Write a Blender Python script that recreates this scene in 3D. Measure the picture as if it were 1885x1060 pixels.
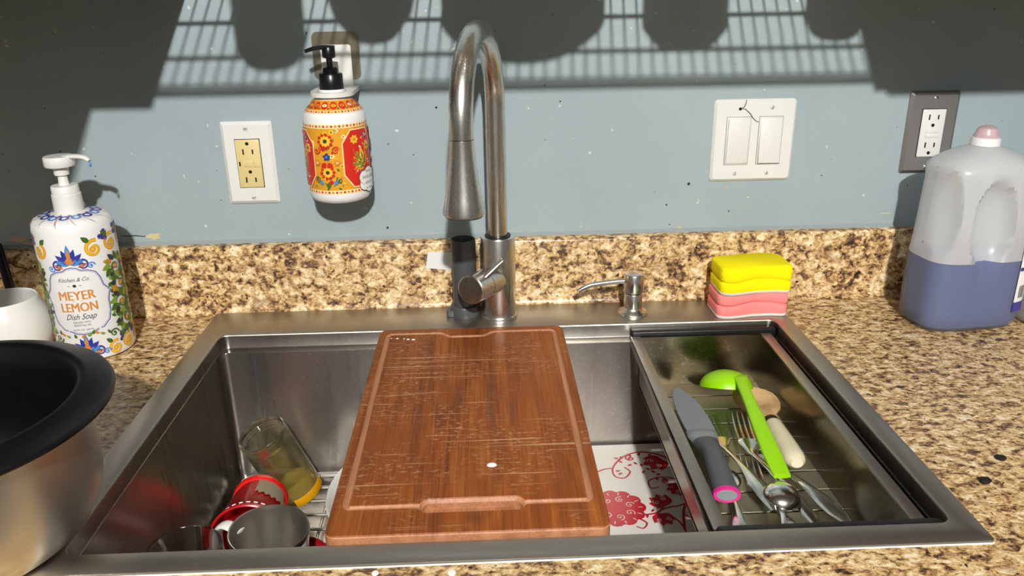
import bpy, bmesh, math, random
from mathutils import Vector, Matrix, Euler
random.seed(7)
for o in list(bpy.data.objects): bpy.data.objects.remove(o, do_unlink=True)
SC = bpy.context.scene
COL = SC.collection
PI = math.pi

# ------------------------------------------------------------------ camera
# world: x right along the wall, y towards the wall, z up, counter top at z = 0,
# back-left corner of the sink rim at the origin
cd = bpy.data.cameras.new('camera'); cam = bpy.data.objects.new('camera', cd); COL.objects.link(cam)
cd.sensor_width = 36.0; cd.lens = 1492.87 / 1885 * 36.0; cd.clip_start = 0.02; cd.clip_end = 50
yaw, pitch, roll = 0.034667, 0.361, -0.0151425
fw = Vector((math.sin(yaw) * math.cos(pitch), math.cos(yaw) * math.cos(pitch), -math.sin(pitch)))
rt = Vector((math.cos(yaw), -math.sin(yaw), 0)); up = rt.cross(fw)
r2 = math.cos(roll) * rt + math.sin(roll) * up; u2 = -math.sin(roll) * rt + math.cos(roll) * up
m = Matrix((r2, u2, -fw)).transposed().to_4x4(); m.translation = Vector((0.39077, -1.10444, 0.44661))
cam.matrix_world = m
SC.camera = cam

# ------------------------------------------------------------------ world and light
w = bpy.data.worlds.new('world'); SC.world = w; w.use_nodes = True
w.node_tree.nodes['Background'].inputs[0].default_value = (0.8, 0.85, 0.9, 1)
w.node_tree.nodes['Background'].inputs[1].default_value = 0.012
LAMP = Vector((0.50, -2.40, 1.47)); LAMP_R = 0.034; LAMP_STRENGTH = 2600.0
SC.view_settings.view_transform = 'Standard'; SC.view_settings.look = 'None'
SC.view_settings.gamma = 1; SC.view_settings.use_curve_mapping = False
SC.view_settings.exposure = 1.48

# ------------------------------------------------------------------ helpers
def lin(c):
    return tuple(((x / 255) / 12.92 if x <= 10 else (((x / 255) + .055) / 1.055) ** 2.4) for x in c) + (1,)

def mat(name, rgb, rough=.5, metal=0., spec=.5, **kw):
    mt = bpy.data.materials.new(name); mt.use_nodes = True
    b = mt.node_tree.nodes['Principled BSDF']
    b.inputs['Base Color'].default_value = lin(rgb); b.inputs['Roughness'].default_value = rough
    b.inputs['Metallic'].default_value = metal; b.inputs['Specular IOR Level'].default_value = spec
    for k, v in kw.items(): b.inputs[k.replace('_', ' ')].default_value = v
    return mt

class NT:
    def __init__(s, mt): s.t = mt.node_tree; s.b = s.t.nodes['Principled BSDF']
    def n(s, typ, **kw):
        nd = s.t.nodes.new(typ)
        for k, v in kw.items():
            if k.startswith('i_'):
                nd.inputs[int(k[2:]) if k[2:].isdigit() else k[2:].replace('_', ' ')].default_value = v
            else: setattr(nd, k, v)
        return nd
    def l(s, a, b): s.t.links.new(a, b)
    def coord(s, scale=(1, 1, 1), rot=(0, 0, 0), kind='Object'):
        tc = s.n('ShaderNodeTexCoord'); mp = s.n('ShaderNodeMapping')
        mp.inputs['Scale'].default_value = scale; mp.inputs['Rotation'].default_value = rot
        s.l(tc.outputs[kind], mp.inputs[0]); return mp.outputs[0]
    def noise(s, vec, scale, detail=4, rough=.55, dist=0.):
        nd = s.n('ShaderNodeTexNoise'); nd.inputs['Scale'].default_value = scale; nd.inputs['Detail'].default_value = detail
        nd.inputs['Roughness'].default_value = rough; nd.inputs['Distortion'].default_value = dist
        s.l(vec, nd.inputs['Vector']); return nd.outputs[0]
    def ramp(s, fac, stops, interp='LINEAR'):
        r = s.n('ShaderNodeValToRGB'); r.color_ramp.interpolation = interp
        while len(r.color_ramp.elements) < len(stops): r.color_ramp.elements.new(.5)
        for e, (p, c) in zip(r.color_ramp.elements, stops):
            e.position = p; e.color = lin(c) if len(c) == 3 else c
        s.l(fac, r.inputs[0]); return r.outputs[0]
    def mix(s, fac, a, b, typ='MIX'):
        nd = s.n('ShaderNodeMix', data_type='RGBA', blend_type=typ)
        for sock, v in ((nd.inputs[0], fac), (nd.inputs[6], a), (nd.inputs[7], b)):
            if hasattr(v, 'is_linked'): s.l(v, sock)
            else: sock.default_value = v
        return nd.outputs[2]
    def math(s, op, a, b=None):
        nd = s.n('ShaderNodeMath', operation=op)
        for sock, v in ((nd.inputs[0], a), (nd.inputs[1], b)):
            if v is None: continue
            if hasattr(v, 'is_linked'): s.l(v, sock)
            else: sock.default_value = v
        return nd.outputs[0]
    def bump(s, h, strength=.3, dist=.001):
        nd = s.n('ShaderNodeBump'); nd.inputs['Strength'].default_value = strength; nd.inputs['Distance'].default_value = dist
        s.l(h, nd.inputs['Height']); s.l(nd.outputs[0], s.b.inputs['Normal'])
G = lambda v: (v, v, v, 1)

# ------------------------------------------------------------------ materials
def m_wall():
    mt = mat('wall_paint', (143, 159, 163), .42, 0, .35); t = NT(mt); c = t.coord()
    big = t.noise(c, 5, 3); col = t.ramp(big, [(.3, (152, 168, 173)), (.7, (161, 176, 180))])
    sp = t.ramp(t.noise(c, 95, 1, .5), [(.775, (0, 0, 0)), (.79, (255, 255, 255))])
    col = t.mix(sp, col, lin((205, 208, 200))); pn = t.ramp(t.noise(c, 120, 1, .5), [(.215, (255, 255, 255)), (.225, (0, 0, 0))]); col = t.mix(pn, col, lin((84, 92, 94))); t.l(col, t.b.inputs['Base Color'])
    h = t.math('ADD', t.noise(c, 170, 3, .5), t.math('MULTIPLY', t.noise(c, 60, 2), .6)); t.bump(h, .35, .0012)
    return mt
def m_granite():
    mt = mat('granite_laminate', (178, 142, 98), .32, 0, .45); t = NT(mt); c = t.coord((.82, 1.2, 1))
    a = t.noise(c, 90, 5, .66, .5); b = t.noise(c, 230, 4, .6, .4); g = t.noise(c, 14, 3)
    fa = t.math('ADD', t.math('MULTIPLY', a, .62), t.math('ADD', t.math('MULTIPLY', b, .30), t.math('MULTIPLY', g, .08)))
    col = t.ramp(fa, [(.37, (40, 28, 26)), (.43, (104, 76, 58)), (.465, (164, 128, 84)), (.50, (202, 166, 112)), (.545, (222, 194, 144)), (.60, (242, 228, 198))])
    dk = t.ramp(t.noise(c, 150, 3, .55, .8), [(.31, (255, 255, 255)), (.36, (0, 0, 0))])
    col = t.mix(dk, col, lin((40, 27, 24)))
    rd = t.ramp(t.noise(c, 37, 2, .5), [(.60, (0, 0, 0)), (.70, (255, 255, 255))])
    col = t.mix(t.math('MULTIPLY', rd, .45), col, lin((128, 86, 60)))
    t.l(col, t.b.inputs['Base Color'])
    return mt
def m_steel(name, rgb=(172, 168, 160), rough=.27, brush=(1, 60, 60), amt=.10, spots=0., aniso=0., tang=(.03, .04, 1)):
    mt = mat(name, rgb, rough, 1.); t = NT(mt); c = t.coord(brush)
    n1 = t.noise(c, 30, 3); n2 = t.noise(t.coord((1, 1, .18) if aniso else (1, 1, 1)), 9, 1 if aniso else 4)
    r = t.math('ADD', t.math('MULTIPLY', n1, amt), t.math('ADD', t.math('MULTIPLY', n2, amt * .9), rough - amt * .95))
    t.l(r, t.b.inputs['Roughness'])
    if spots:
        s = t.ramp(t.noise(t.coord(), 260, 2, .5), [(.58, (0, 0, 0)), (.72, (255, 255, 255))])
        f = t.math('MULTIPLY', s, t.math('MULTIPLY', t.ramp(n2, [(.36, (0, 0, 0)), (.6, (255, 255, 255))]), spots))
        t.l(t.mix(f, lin(rgb), lin((215, 212, 205))), t.b.inputs['Base Color'])
    if aniso:
        t.b.inputs['Anisotropic'].default_value = aniso; cv = t.n('ShaderNodeCombineXYZ')
        for i in range(3): cv.inputs[i].default_value = tang[i]
        t.l(cv.outputs[0], t.b.inputs['Tangent'])
    if not aniso: t.bump(n1, .05, .0004)
    return mt
def m_board():
    mt = mat('cherry_board', (124, 66, 36), .5, 0, .3); t = NT(mt)
    c = t.coord((14, 1.1, 14)); n = t.noise(c, 3.2, 6, .6, 1.2)
    fine = t.noise(t.coord((220, 5, 220)), 2.2, 3)
    fa = t.math('ADD', t.math('MULTIPLY', n, .62), t.math('MULTIPLY', fine, .38))
    col = t.ramp(fa, [(.30, (66, 30, 9)), (.43, (116, 58, 18)), (.54, (146, 78, 26)), (.70, (176, 110, 46))])
    # three glued staves with slightly different tone
    tc = t.n('ShaderNodeTexCoord'); sx = t.n('ShaderNodeSeparateXYZ'); t.l(tc.outputs['Object'], sx.inputs[0])
    st = t.math('GREATER_THAN', sx.outputs[0], .402); st2 = t.math('LESS_THAN', sx.outputs[0], .318)
    col = t.mix(t.math('MULTIPLY', st, .30), col, lin((154, 80, 26)))
    col = t.mix(t.math('MULTIPLY', st2, .25), col, lin((118, 58, 18)))
    # knife scars: thin pale lines running across, patchy wear
    patch = t.ramp(t.noise(t.coord(), 9, 3, .6), [(.42, (0, 0, 0)), (.58, (255, 255, 255))])
    s1 = t.ramp(t.noise(t.coord((3, 190, 1), (0, 0, .05)), 1.3, 2, .5), [(.635, (0, 0, 0)), (.66, (255, 255, 255))])
    s2 = t.ramp(t.noise(t.coord((6, 200, 1), (0, 0, -.9)), 1.2, 2, .5), [(.67, (0, 0, 0)), (.69, (255, 255, 255))])
    fz = t.ramp(t.noise(t.coord((1, 2.2, 1)), 130, 4, .7), [(.54, (0, 0, 0)), (.68, (255, 255, 255))])
    wear = t.math('ADD', t.math('MULTIPLY', s1, patch), t.math('MULTIPLY', t.math('MULTIPLY', fz, patch), .75))
    wear = t.math('MINIMUM', t.math('ADD', wear, t.math('MULTIPLY', s2, t.math('MULTIPLY', patch, .6))), 1.)
    col = t.mix(t.math('MULTIPLY', wear, .75), col, lin((206, 164, 124)))
    kn = t.ramp(t.noise(t.coord((1, .6, 1)), 17, 1, .5), [(.20, (255, 255, 255)), (.27, (0, 0, 0))])
    col = t.mix(t.math('MULTIPLY', kn, .8), col, lin((58, 28, 17)))
    raw = t.math('LESS_THAN', sx.outputs[2], .0062 - .0010)      # raw wood bared in the groove, the slot and on the edges
    col = t.mix(t.math('MULTIPLY', raw, .80), col, t.ramp(fa, [(.3, (150, 98, 66)), (.6, (196, 142, 106))]))
    t.l(col, t.b.inputs['Base Color'])
    t.bump(t.math('SUBTRACT', fa, t.math('MULTIPLY', wear, .4)), .18, .0008)
    return mt
def m_wood(name, cols, sc=(8, 8, 60), rough=.55):
    mt = mat(name, cols[1], rough, 0, .3); t = NT(mt); n = t.noise(t.coord(sc), 2.5, 5, .6, .8)
    t.l(t.ramp(n, [(.3, cols[0]), (.55, cols[1]), (.75, cols[2])]), t.b.inputs['Base Color']); return mt
def m_foam(name, rgb):
    mt = mat(name, rgb, .85, 0, .2, Subsurface_Weight=.0); t = NT(mt)
    v = t.n('ShaderNodeTexVoronoi'); v.inputs['Scale'].default_value = 420; t.l(t.coord(), v.inputs['Vector'])
    n = t.noise(t.coord(), 260, 3); t.bump(t.math('ADD', v.outputs[0], n), .5, .0008); return mt
def m_glass(name, rgb=(255, 255, 255), rough=.02, ior=1.45):
    return mat(name, rgb, rough, 0, .5, Transmission_Weight=1., IOR=ior)
def m_thin(name, tint, haze, hz=.1):
    mt = mat(name, haze, .02, 0, .5, Transmission_Weight=1., IOR=1.45); t = NT(mt)
    tr = t.n('ShaderNodeBsdfTransparent'); tr.inputs[0].default_value = lin(tint); gl = t.n('ShaderNodeBsdfGlossy'); gl.inputs['Roughness'].default_value = .03
    lw_ = t.n('ShaderNodeLayerWeight'); lw_.inputs[0].default_value = .5; fc = t.math('ADD', t.math('MULTIPLY', t.math('POWER', lw_.outputs[1], 3.), .6), .03)
    m0 = t.n('ShaderNodeMixShader'); m0.inputs[0].default_value = hz; t.l(tr.outputs[0], m0.inputs[1]); t.l(t.b.outputs[0], m0.inputs[2])
    m1 = t.n('ShaderNodeMixShader'); t.l(fc, m1.inputs[0]); t.l(m0.outputs[0], m1.inputs[1]); t.l(gl.outputs[0], m1.inputs[2])
    out = [n for n in t.t.nodes if n.type == 'OUTPUT_MATERIAL'][0]; t.l(m1.outputs[0], out.inputs[0]); return mt
def m_shell(name, rgb, transp):
    mt = mat(name, rgb, .3, 0, .5, Subsurface_Weight=0.); t = NT(mt)
    tr = t.n('ShaderNodeBsdfTransparent'); tr.inputs[0].default_value = lin((235, 240, 248))
    tl = t.n('ShaderNodeBsdfTranslucent'); tl.inputs[0].default_value = lin(rgb)
    m1 = t.n('ShaderNodeMixShader'); m1.inputs[0].default_value = .35
    t.l(t.b.outputs[0], m1.inputs[1]); t.l(tl.outputs[0], m1.inputs[2])
    m2 = t.n('ShaderNodeMixShader'); m2.inputs[0].default_value = transp
    t.l(m1.outputs[0], m2.inputs[1]); t.l(tr.outputs[0], m2.inputs[2])
    out = [n for n in t.t.nodes if n.type == 'OUTPUT_MATERIAL'][0]; t.l(m2.outputs[0], out.inputs[0]); return mt

M = dict(
    colander_floor=m_steel('satin_steel_lit', (196, 189, 170), .42, (1, 1, 1), .05),  # bright reflected light on the colander bottom is put into this lighter base colour
    wall=m_wall(), granite=m_granite(), board=m_board(),
    rim=m_steel('brushed_steel_rim', (178, 173, 164), .42, (1.5, 70, 70), .12, .3),
    basin=m_steel('brushed_steel_basin', (166, 161, 154), .28, (2.2, 2.2, .12), .05, .55, .75),
    faucet=m_steel('brushed_nickel', (222, 218, 211), .27, (60, 60, 1.5), .06),
    chrome=m_steel('polished_steel', (226, 224, 219), .20, (1, 1, 1), .05),
    cup_in=m_steel('cup_steel', (200, 197, 190), .30, (1, 1, 1), .05),
    pot=m_steel('pot_steel', (222, 217, 208), .36, (1, 1, 40), .06),
    colander=m_steel('colander_steel_shaded', (120, 112, 94), .22, (1, 1, 1), .05, .3),  # same steel, base colour darkened to stand for the dark reflections on its walls
    wire=mat('wire_steel', (232, 230, 224), .38, 1.),
    dark=mat('black_rubber', (14, 14, 15), .45), slot=mat('slot_black', (22, 16, 12), .6),
    black=mat('black_plastic', (16, 16, 18), .3), nonstick=mat('black_nonstick', (9, 10, 14), .38, 0, .35),
    pvc=mat('grey_plastic', (74, 76, 78), .4), pvc_in=mat('grey_plastic_inside', (58, 60, 62), .6),
    white=mat('white_plastic', (226, 226, 222), .35), ivory=mat('ivory_plastic', (222, 202, 142), .4),
    offwhite=mat('offwhite_plastic', (214, 212, 205), .4), screw=mat('painted_screw', (205, 204, 198), .35),
    plate_steel=m_steel('plate_steel', (165, 163, 161), .5, (1, 1, 60), .1), hole=mat('hole_black', (10, 9, 8), .8),
    ceramic=mat('white_ceramic', (232, 231, 226), .15), bottle=mat('white_bottle', (236, 236, 236), .3),
    yellow=m_foam('yellow_sponge', (255, 238, 2)), pink=m_foam('pink_sponge', (252, 142, 140)), scrub=m_foam('white_scrub', (236, 228, 220)),
    magenta=mat('magenta_plastic', (222, 40, 140), .4), green=mat('lime_silicone', (150, 214, 0), .38),
    knife_grey=mat('grey_blade_coating', (128, 132, 142), .42, 0, .5), knife_handle=mat('slate_grip', (82, 86, 92), .5),
    knife_mid=mat('light_grey_grip', (136, 142, 146), .5),
    spoonwood=m_wood('beech_spoon', ((178, 136, 92), (208, 172, 124), (222, 192, 150))), palewood=mat('pale_painted_wood', (226, 216, 184), .5),
    burn=mat('burnt_wood', (40, 24, 16), .6), red=mat('red_enamel', (176, 16, 22), .25), redl=mat('bright_red_silicone', (226, 24, 26), .32),
    darkred=mat('dark_red', (140, 12, 24), .35), grime=mat('dried_food', (168, 152, 128), .6),
    glass=m_thin('clear_glass', (246, 248, 247), (250, 252, 250), .55), jarglass=m_thin('greasy_glass', (246, 244, 228), (252, 249, 232), .6), yolk=mat('egg_yolk', (244, 176, 18), .25, Transmission_Weight=.2), eggwhite=mat('egg_residue', (240, 214, 110), .2, Transmission_Weight=.35),
    print_red=mat('print_red', (188, 24, 40), .35), trayw=mat('melamine_white', (232, 228, 220), .3),
    suds=mat('suds', (240, 240, 238), .5), crumb=mat('crumb_black', (20, 14, 12), .8),
    paper=mat('paper_tag', (228, 230, 228), .6), chip=mat('bare_plaster', (206, 190, 150), .9), crack=mat('crack_dark', (40, 42, 40), .9),
    film=mat('adhesive_film', (150, 140, 122), .18, .6), shell=m_shell('milky_plastic', (240, 242, 243), .28), shell_wet=m_shell('wetted_plastic', (186, 194, 212), .62),
    liquid=mat('blue_detergent', (52, 70, 138), .2), pinkcap=mat('pink_cap', (232, 200, 208), .3, Transmission_Weight=.35),
    jug=m_shell('frosted_jug', (216, 216, 216), .12),
    ceil=mat('ceiling_paint', (124, 122, 117), .8), room=mat('room_paint', (82, 85, 84), .7), floorm=m_wood('floor_vinyl', ((104, 98, 90), (122, 115, 106), (138, 131, 121)), (2, 8, 2)),
    cab=m_wood('cabinet_wood', ((70, 46, 30), (92, 62, 42), (112, 78, 54)), (20, 20, 2)), grey_line=mat('caulk', (150, 158, 158), .7),
)
for i, (nm, c) in enumerate(dict(p_orange=(214, 132, 44), p_yellow=(236, 190, 52), p_blue=(40, 56, 150), p_sky=(70, 140, 206), p_green=(70, 104, 36), p_lime=(130, 160, 52), p_dark=(58, 50, 60), p_red=(206, 40, 30), p_cream=(246, 226, 170), p_white=(240, 240, 240), p_gold=(222, 158, 40), p_violet=(62, 56, 150), p_text=(214, 140, 60), p_grey=(176, 178, 184)).items()):
    M[nm] = mat(nm, c, .35)
em = bpy.data.materials.new('lamp_glow'); em.use_nodes = True
_t = em.node_tree; _t.nodes.clear(); _e = _t.nodes.new('ShaderNodeEmission'); _o = _t.nodes.new('ShaderNodeOutputMaterial')
_e.inputs[0].default_value = (1.0, .975, .93, 1); _e.inputs[1].default_value = LAMP_STRENGTH; _t.links.new(_e.outputs[0], _o.inputs[0]); M['glow'] = em

# ------------------------------------------------------------------ geometry helpers
def mk(name, verts, faces, mt, parent=None, sharp=35, loc=None, rot=None, midx=None):
    me = bpy.data.meshes.new(name); me.from_pydata([tuple(v) for v in verts], [], faces)
    mts = mt if isinstance(mt, (list, tuple)) else [mt]
    for q in mts: me.materials.append(M[q] if isinstance(q, str) else q)
    if midx: me.polygons.foreach_set('material_index', midx)
    me.validate(); me.update()
    if sharp is not None:
        me.polygons.foreach_set('use_smooth', [True] * len(me.polygons)); me.set_sharp_from_angle(angle=math.radians(sharp))
    o = bpy.data.objects.new(name, me); COL.objects.link(o)
    if parent: o.parent = parent
    if loc: o.location = loc
    if rot: o.rotation_euler = rot
    return o
def frombm(name, bm, mt, parent=None, sharp=35, **kw):
    bmesh.ops.recalc_face_normals(bm, faces=bm.faces)
    bm.verts.index_update()
    v = [x.co.copy() for x in bm.verts]; f = [[q.index for q in p.verts] for p in bm.faces]; mi = [p.material_index for p in bm.faces]; bm.free()
    return mk(name, v, f, mt, parent, sharp, midx=mi, **kw)
def merge(*parts):
    V, F = [], []
    for v, f in parts:
        k = len(V); V += [Vector(x) for x in v]; F += [[i + k for i in q] for q in f]
    return V, F
def xf(g, mtx): return [mtx @ Vector(v) for v in g[0]], g[1]
def mv(g, x, y, z): return [Vector(v) + Vector((x, y, z)) for v in g[0]], g[1]
def box(x0, x1, y0, y1, z0, z1, bev=0., seg=2):
    bm = bmesh.new(); bmesh.ops.create_cube(bm, size=1)
    for v in bm.verts: v.co = Vector((x0 + (v.co.x + .5) * (x1 - x0), y0 + (v.co.y + .5) * (y1 - y0), z0 + (v.co.z + .5) * (z1 - z0)))
    if bev: bmesh.ops.bevel(bm, geom=list(bm.edges), offset=bev, segments=seg, profile=.5, affect='EDGES')
    bmesh.ops.recalc_face_normals(bm, faces=bm.faces)
    bm.verts.index_update(); g = ([v.co.copy() for v in bm.verts], [[v.index for v in f.verts] for f in bm.faces]); bm.free(); return g
def lathe(prof, n=48, cx=0, cy=0, cz=0, a0=0, a1=2 * PI):
    full = abs(a1 - a0 - 2 * PI) < 1e-6; V = []; F = []; k = n if full else n + 1
    rings = []
    for r, z in prof:
        if r < 1e-6: rings.append([len(V)]); V.append(Vector((cx, cy, cz + z)))
        else:
            rings.append(list(range(len(V), len(V) + k)))
            for i in range(k):
                a = a0 + (a1 - a0) * i / n; V.append(Vector((cx + r * math.cos(a), cy + r * math.sin(a), cz + z)))
    for A, B in zip(rings, rings[1:]):
        for i in range(n):
            j = (i + 1) % k
            a = [A[0]] if len(A) == 1 else [A[i], A[j]]; b = [B[0]] if len(B) == 1 else [B[j], B[i]]
            if len(a) + len(b) >= 3: F.append(a + b)
    return V, F
def frames(path):
    P = [Vector(p) for p in path]; T = []
    for i in range(len(P)): T.append((P[min(i + 1, len(P) - 1)] - P[max(i - 1, 0)]).normalized())
    n = Vector((0, 0, 1)) if abs(T[0].z) < .9 else Vector((0, 1, 0)); out = []
    for t in T:
        n = (n - t * n.dot(t)).normalized(); out.append((t, n, t.cross(n)))
    return P, out
def sweep(path, hw, ht, n=12, cap=True, upv=None, power=1.):
    """elliptic section swept along a path; hw = half width, ht = half thickness"""
    P, fr = frames(path); V = []; F = []
    if not isinstance(hw, (list, tuple)): hw = [hw] * len(P)
    if not isinstance(ht, (list, tuple)): ht = [ht] * len(P)
    for p, (t, nn, b), a, c in zip(P, fr, hw, ht):
        if upv is not None:
            u = Vector(upv); nn = (u - t * u.dot(t)).normalized(); b = t.cross(nn)
        for i in range(n):
            q = 2 * PI * i / n; cs, sn = math.cos(q), math.sin(q)
            cs = math.copysign(abs(cs) ** power, cs); sn = math.copysign(abs(sn) ** power, sn)
            V.append(p + b * (a * cs) + nn * (c * sn))
    for k in range(len(P) - 1):
        for i in range(n):
            j = (i + 1) % n; F.append([k * n + i, k * n + j, (k + 1) * n + j, (k + 1) * n + i])
    if cap: F.append(list(range(n))[::-1]); F.append([(len(P) - 1) * n + i for i in range(n)])
    return V, F
def tube(path, r, n=12, cap=True): return sweep(path, r, r, n, cap)
def cyl(p0, p1, r0, r1=None, n=24): return sweep([p0, p1], [r0, r0 if r1 is None else r1], [r0, r0 if r1 is None else r1], n)
def rrect(x0, x1, y0, y1, r, n=6):
    out = []
    for cx, cy, a in ((x1 - r, y1 - r, 0), (x0 + r, y1 - r, PI / 2), (x0 + r, y0 + r, PI), (x1 - r, y0 + r, 1.5 * PI)):
        for i in range(n + 1):
            q = a + PI / 2 * i / n; out.append((cx + r * math.cos(q), cy + r * math.sin(q)))
    return out
def loft(rings, cap0=True, cap1=True):
    """rings: list of equal length lists of 3D points"""
    n = len(rings[0]); V = [Vector(p) for r in rings for p in r]; F = []
    for k in range(len(rings) - 1):
        for i in range(n):
            j = (i + 1) % n; F.append([k * n + i, k * n + j, (k + 1) * n + j, (k + 1) * n + i])
    if cap0: F.append(list(range(n))[::-1])
    if cap1: F.append([(len(rings) - 1) * n + i for i in range(n)])
    return V, F
def prism(outline, z0, z1, bev=0.):
    if bev:
        c = Vector((sum(p[0] for p in outline) / len(outline), sum(p[1] for p in outline) / len(outline)))
        def ins(d):
            return [(p[0] + (c.x - p[0]) / max(1e-6, math.hypot(c.x - p[0], c.y - p[1])) * d, p[1] + (c.y - p[1]) / max(1e-6, math.hypot(c.x - p[0], c.y - p[1])) * d) for p in outline]
        i = ins(bev)
        return loft([[(*p, z0) for p in i], [(*p, z0 + bev) for p in outline], [(*p, z1 - bev) for p in outline], [(*p, z1) for p in i]])
    return loft([[(*p, z0) for p in outline], [(*p, z1) for p in outline]])
def arc(c, r, a0, a1, n, ax=Vector((1, 0, 0)), ay=Vector((0, 0, 1))):
    return [Vector(c) + ax * (r * math.cos(a0 + (a1 - a0) * i / n)) + ay * (r * math.sin(a0 + (a1 - a0) * i / n)) for i in range(n + 1)]
def smooth_path(pts, n=8):
    P = [Vector(p) for p in pts]; out = []
    for i in range(len(P) - 1):
        p0, p1, p2, p3 = P[max(i - 1, 0)], P[i], P[i + 1], P[min(i + 2, len(P) - 1)]
        for k in range(n):
            t = k / n; out.append(.5 * ((2 * p1) + (p2 - p0) * t + (2 * p0 - 5 * p1 + 4 * p2 - p3) * t * t + (3 * p1 - p0 - 3 * p2 + p3) * t ** 3))
    out.append(P[-1]); return out
def lerp_list(stops, n):
    out = []
    for i in range(n):
        t = i / (n - 1) * (len(stops) - 1); k = min(int(t), len(stops) - 2); f = t - k; out.append(stops[k] * (1 - f) + stops[k + 1] * f)
    return out
def tag(o, label, cat, group=None):
    o['label'] = label; o['category'] = cat
    if group: o['group'] = group
    return o
def thing(name, loc, label, cat, group=None, rot=None):
    o = bpy.data.objects.new(name, None); COL.objects.link(o); o.location = loc; o.empty_display_size = .02
    if rot: o.rotation_euler = rot
    return tag(o, label, cat, group)
def struct(o): o['kind'] = 'structure'; return o
def part(name, g, mt, parent, sharp=35, **kw):
    bm = bmesh.new(); vs = [bm.verts.new(v) for v in g[0]]
    for f in g[1]:
        try: bm.faces.new([vs[i] for i in f])
        except ValueError: pass
    return frombm(name, bm, mt, parent, sharp, **kw)
def boolean(a, cutters):
    for c in cutters:
        md = a.modifiers.new('b', 'BOOLEAN'); md.operation = 'DIFFERENCE'; md.solver = 'EXACT'; md.object = c
    dg = bpy.context.evaluated_depsgraph_get(); me = bpy.data.meshes.new_from_object(a.evaluated_get(dg))
    a.modifiers.clear(); a.data = me
    for c in cutters: bpy.data.objects.remove(c, do_unlink=True)
    me.polygons.foreach_set('use_smooth', [True] * len(me.polygons)); me.set_sharp_from_angle(angle=math.radians(30))

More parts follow.
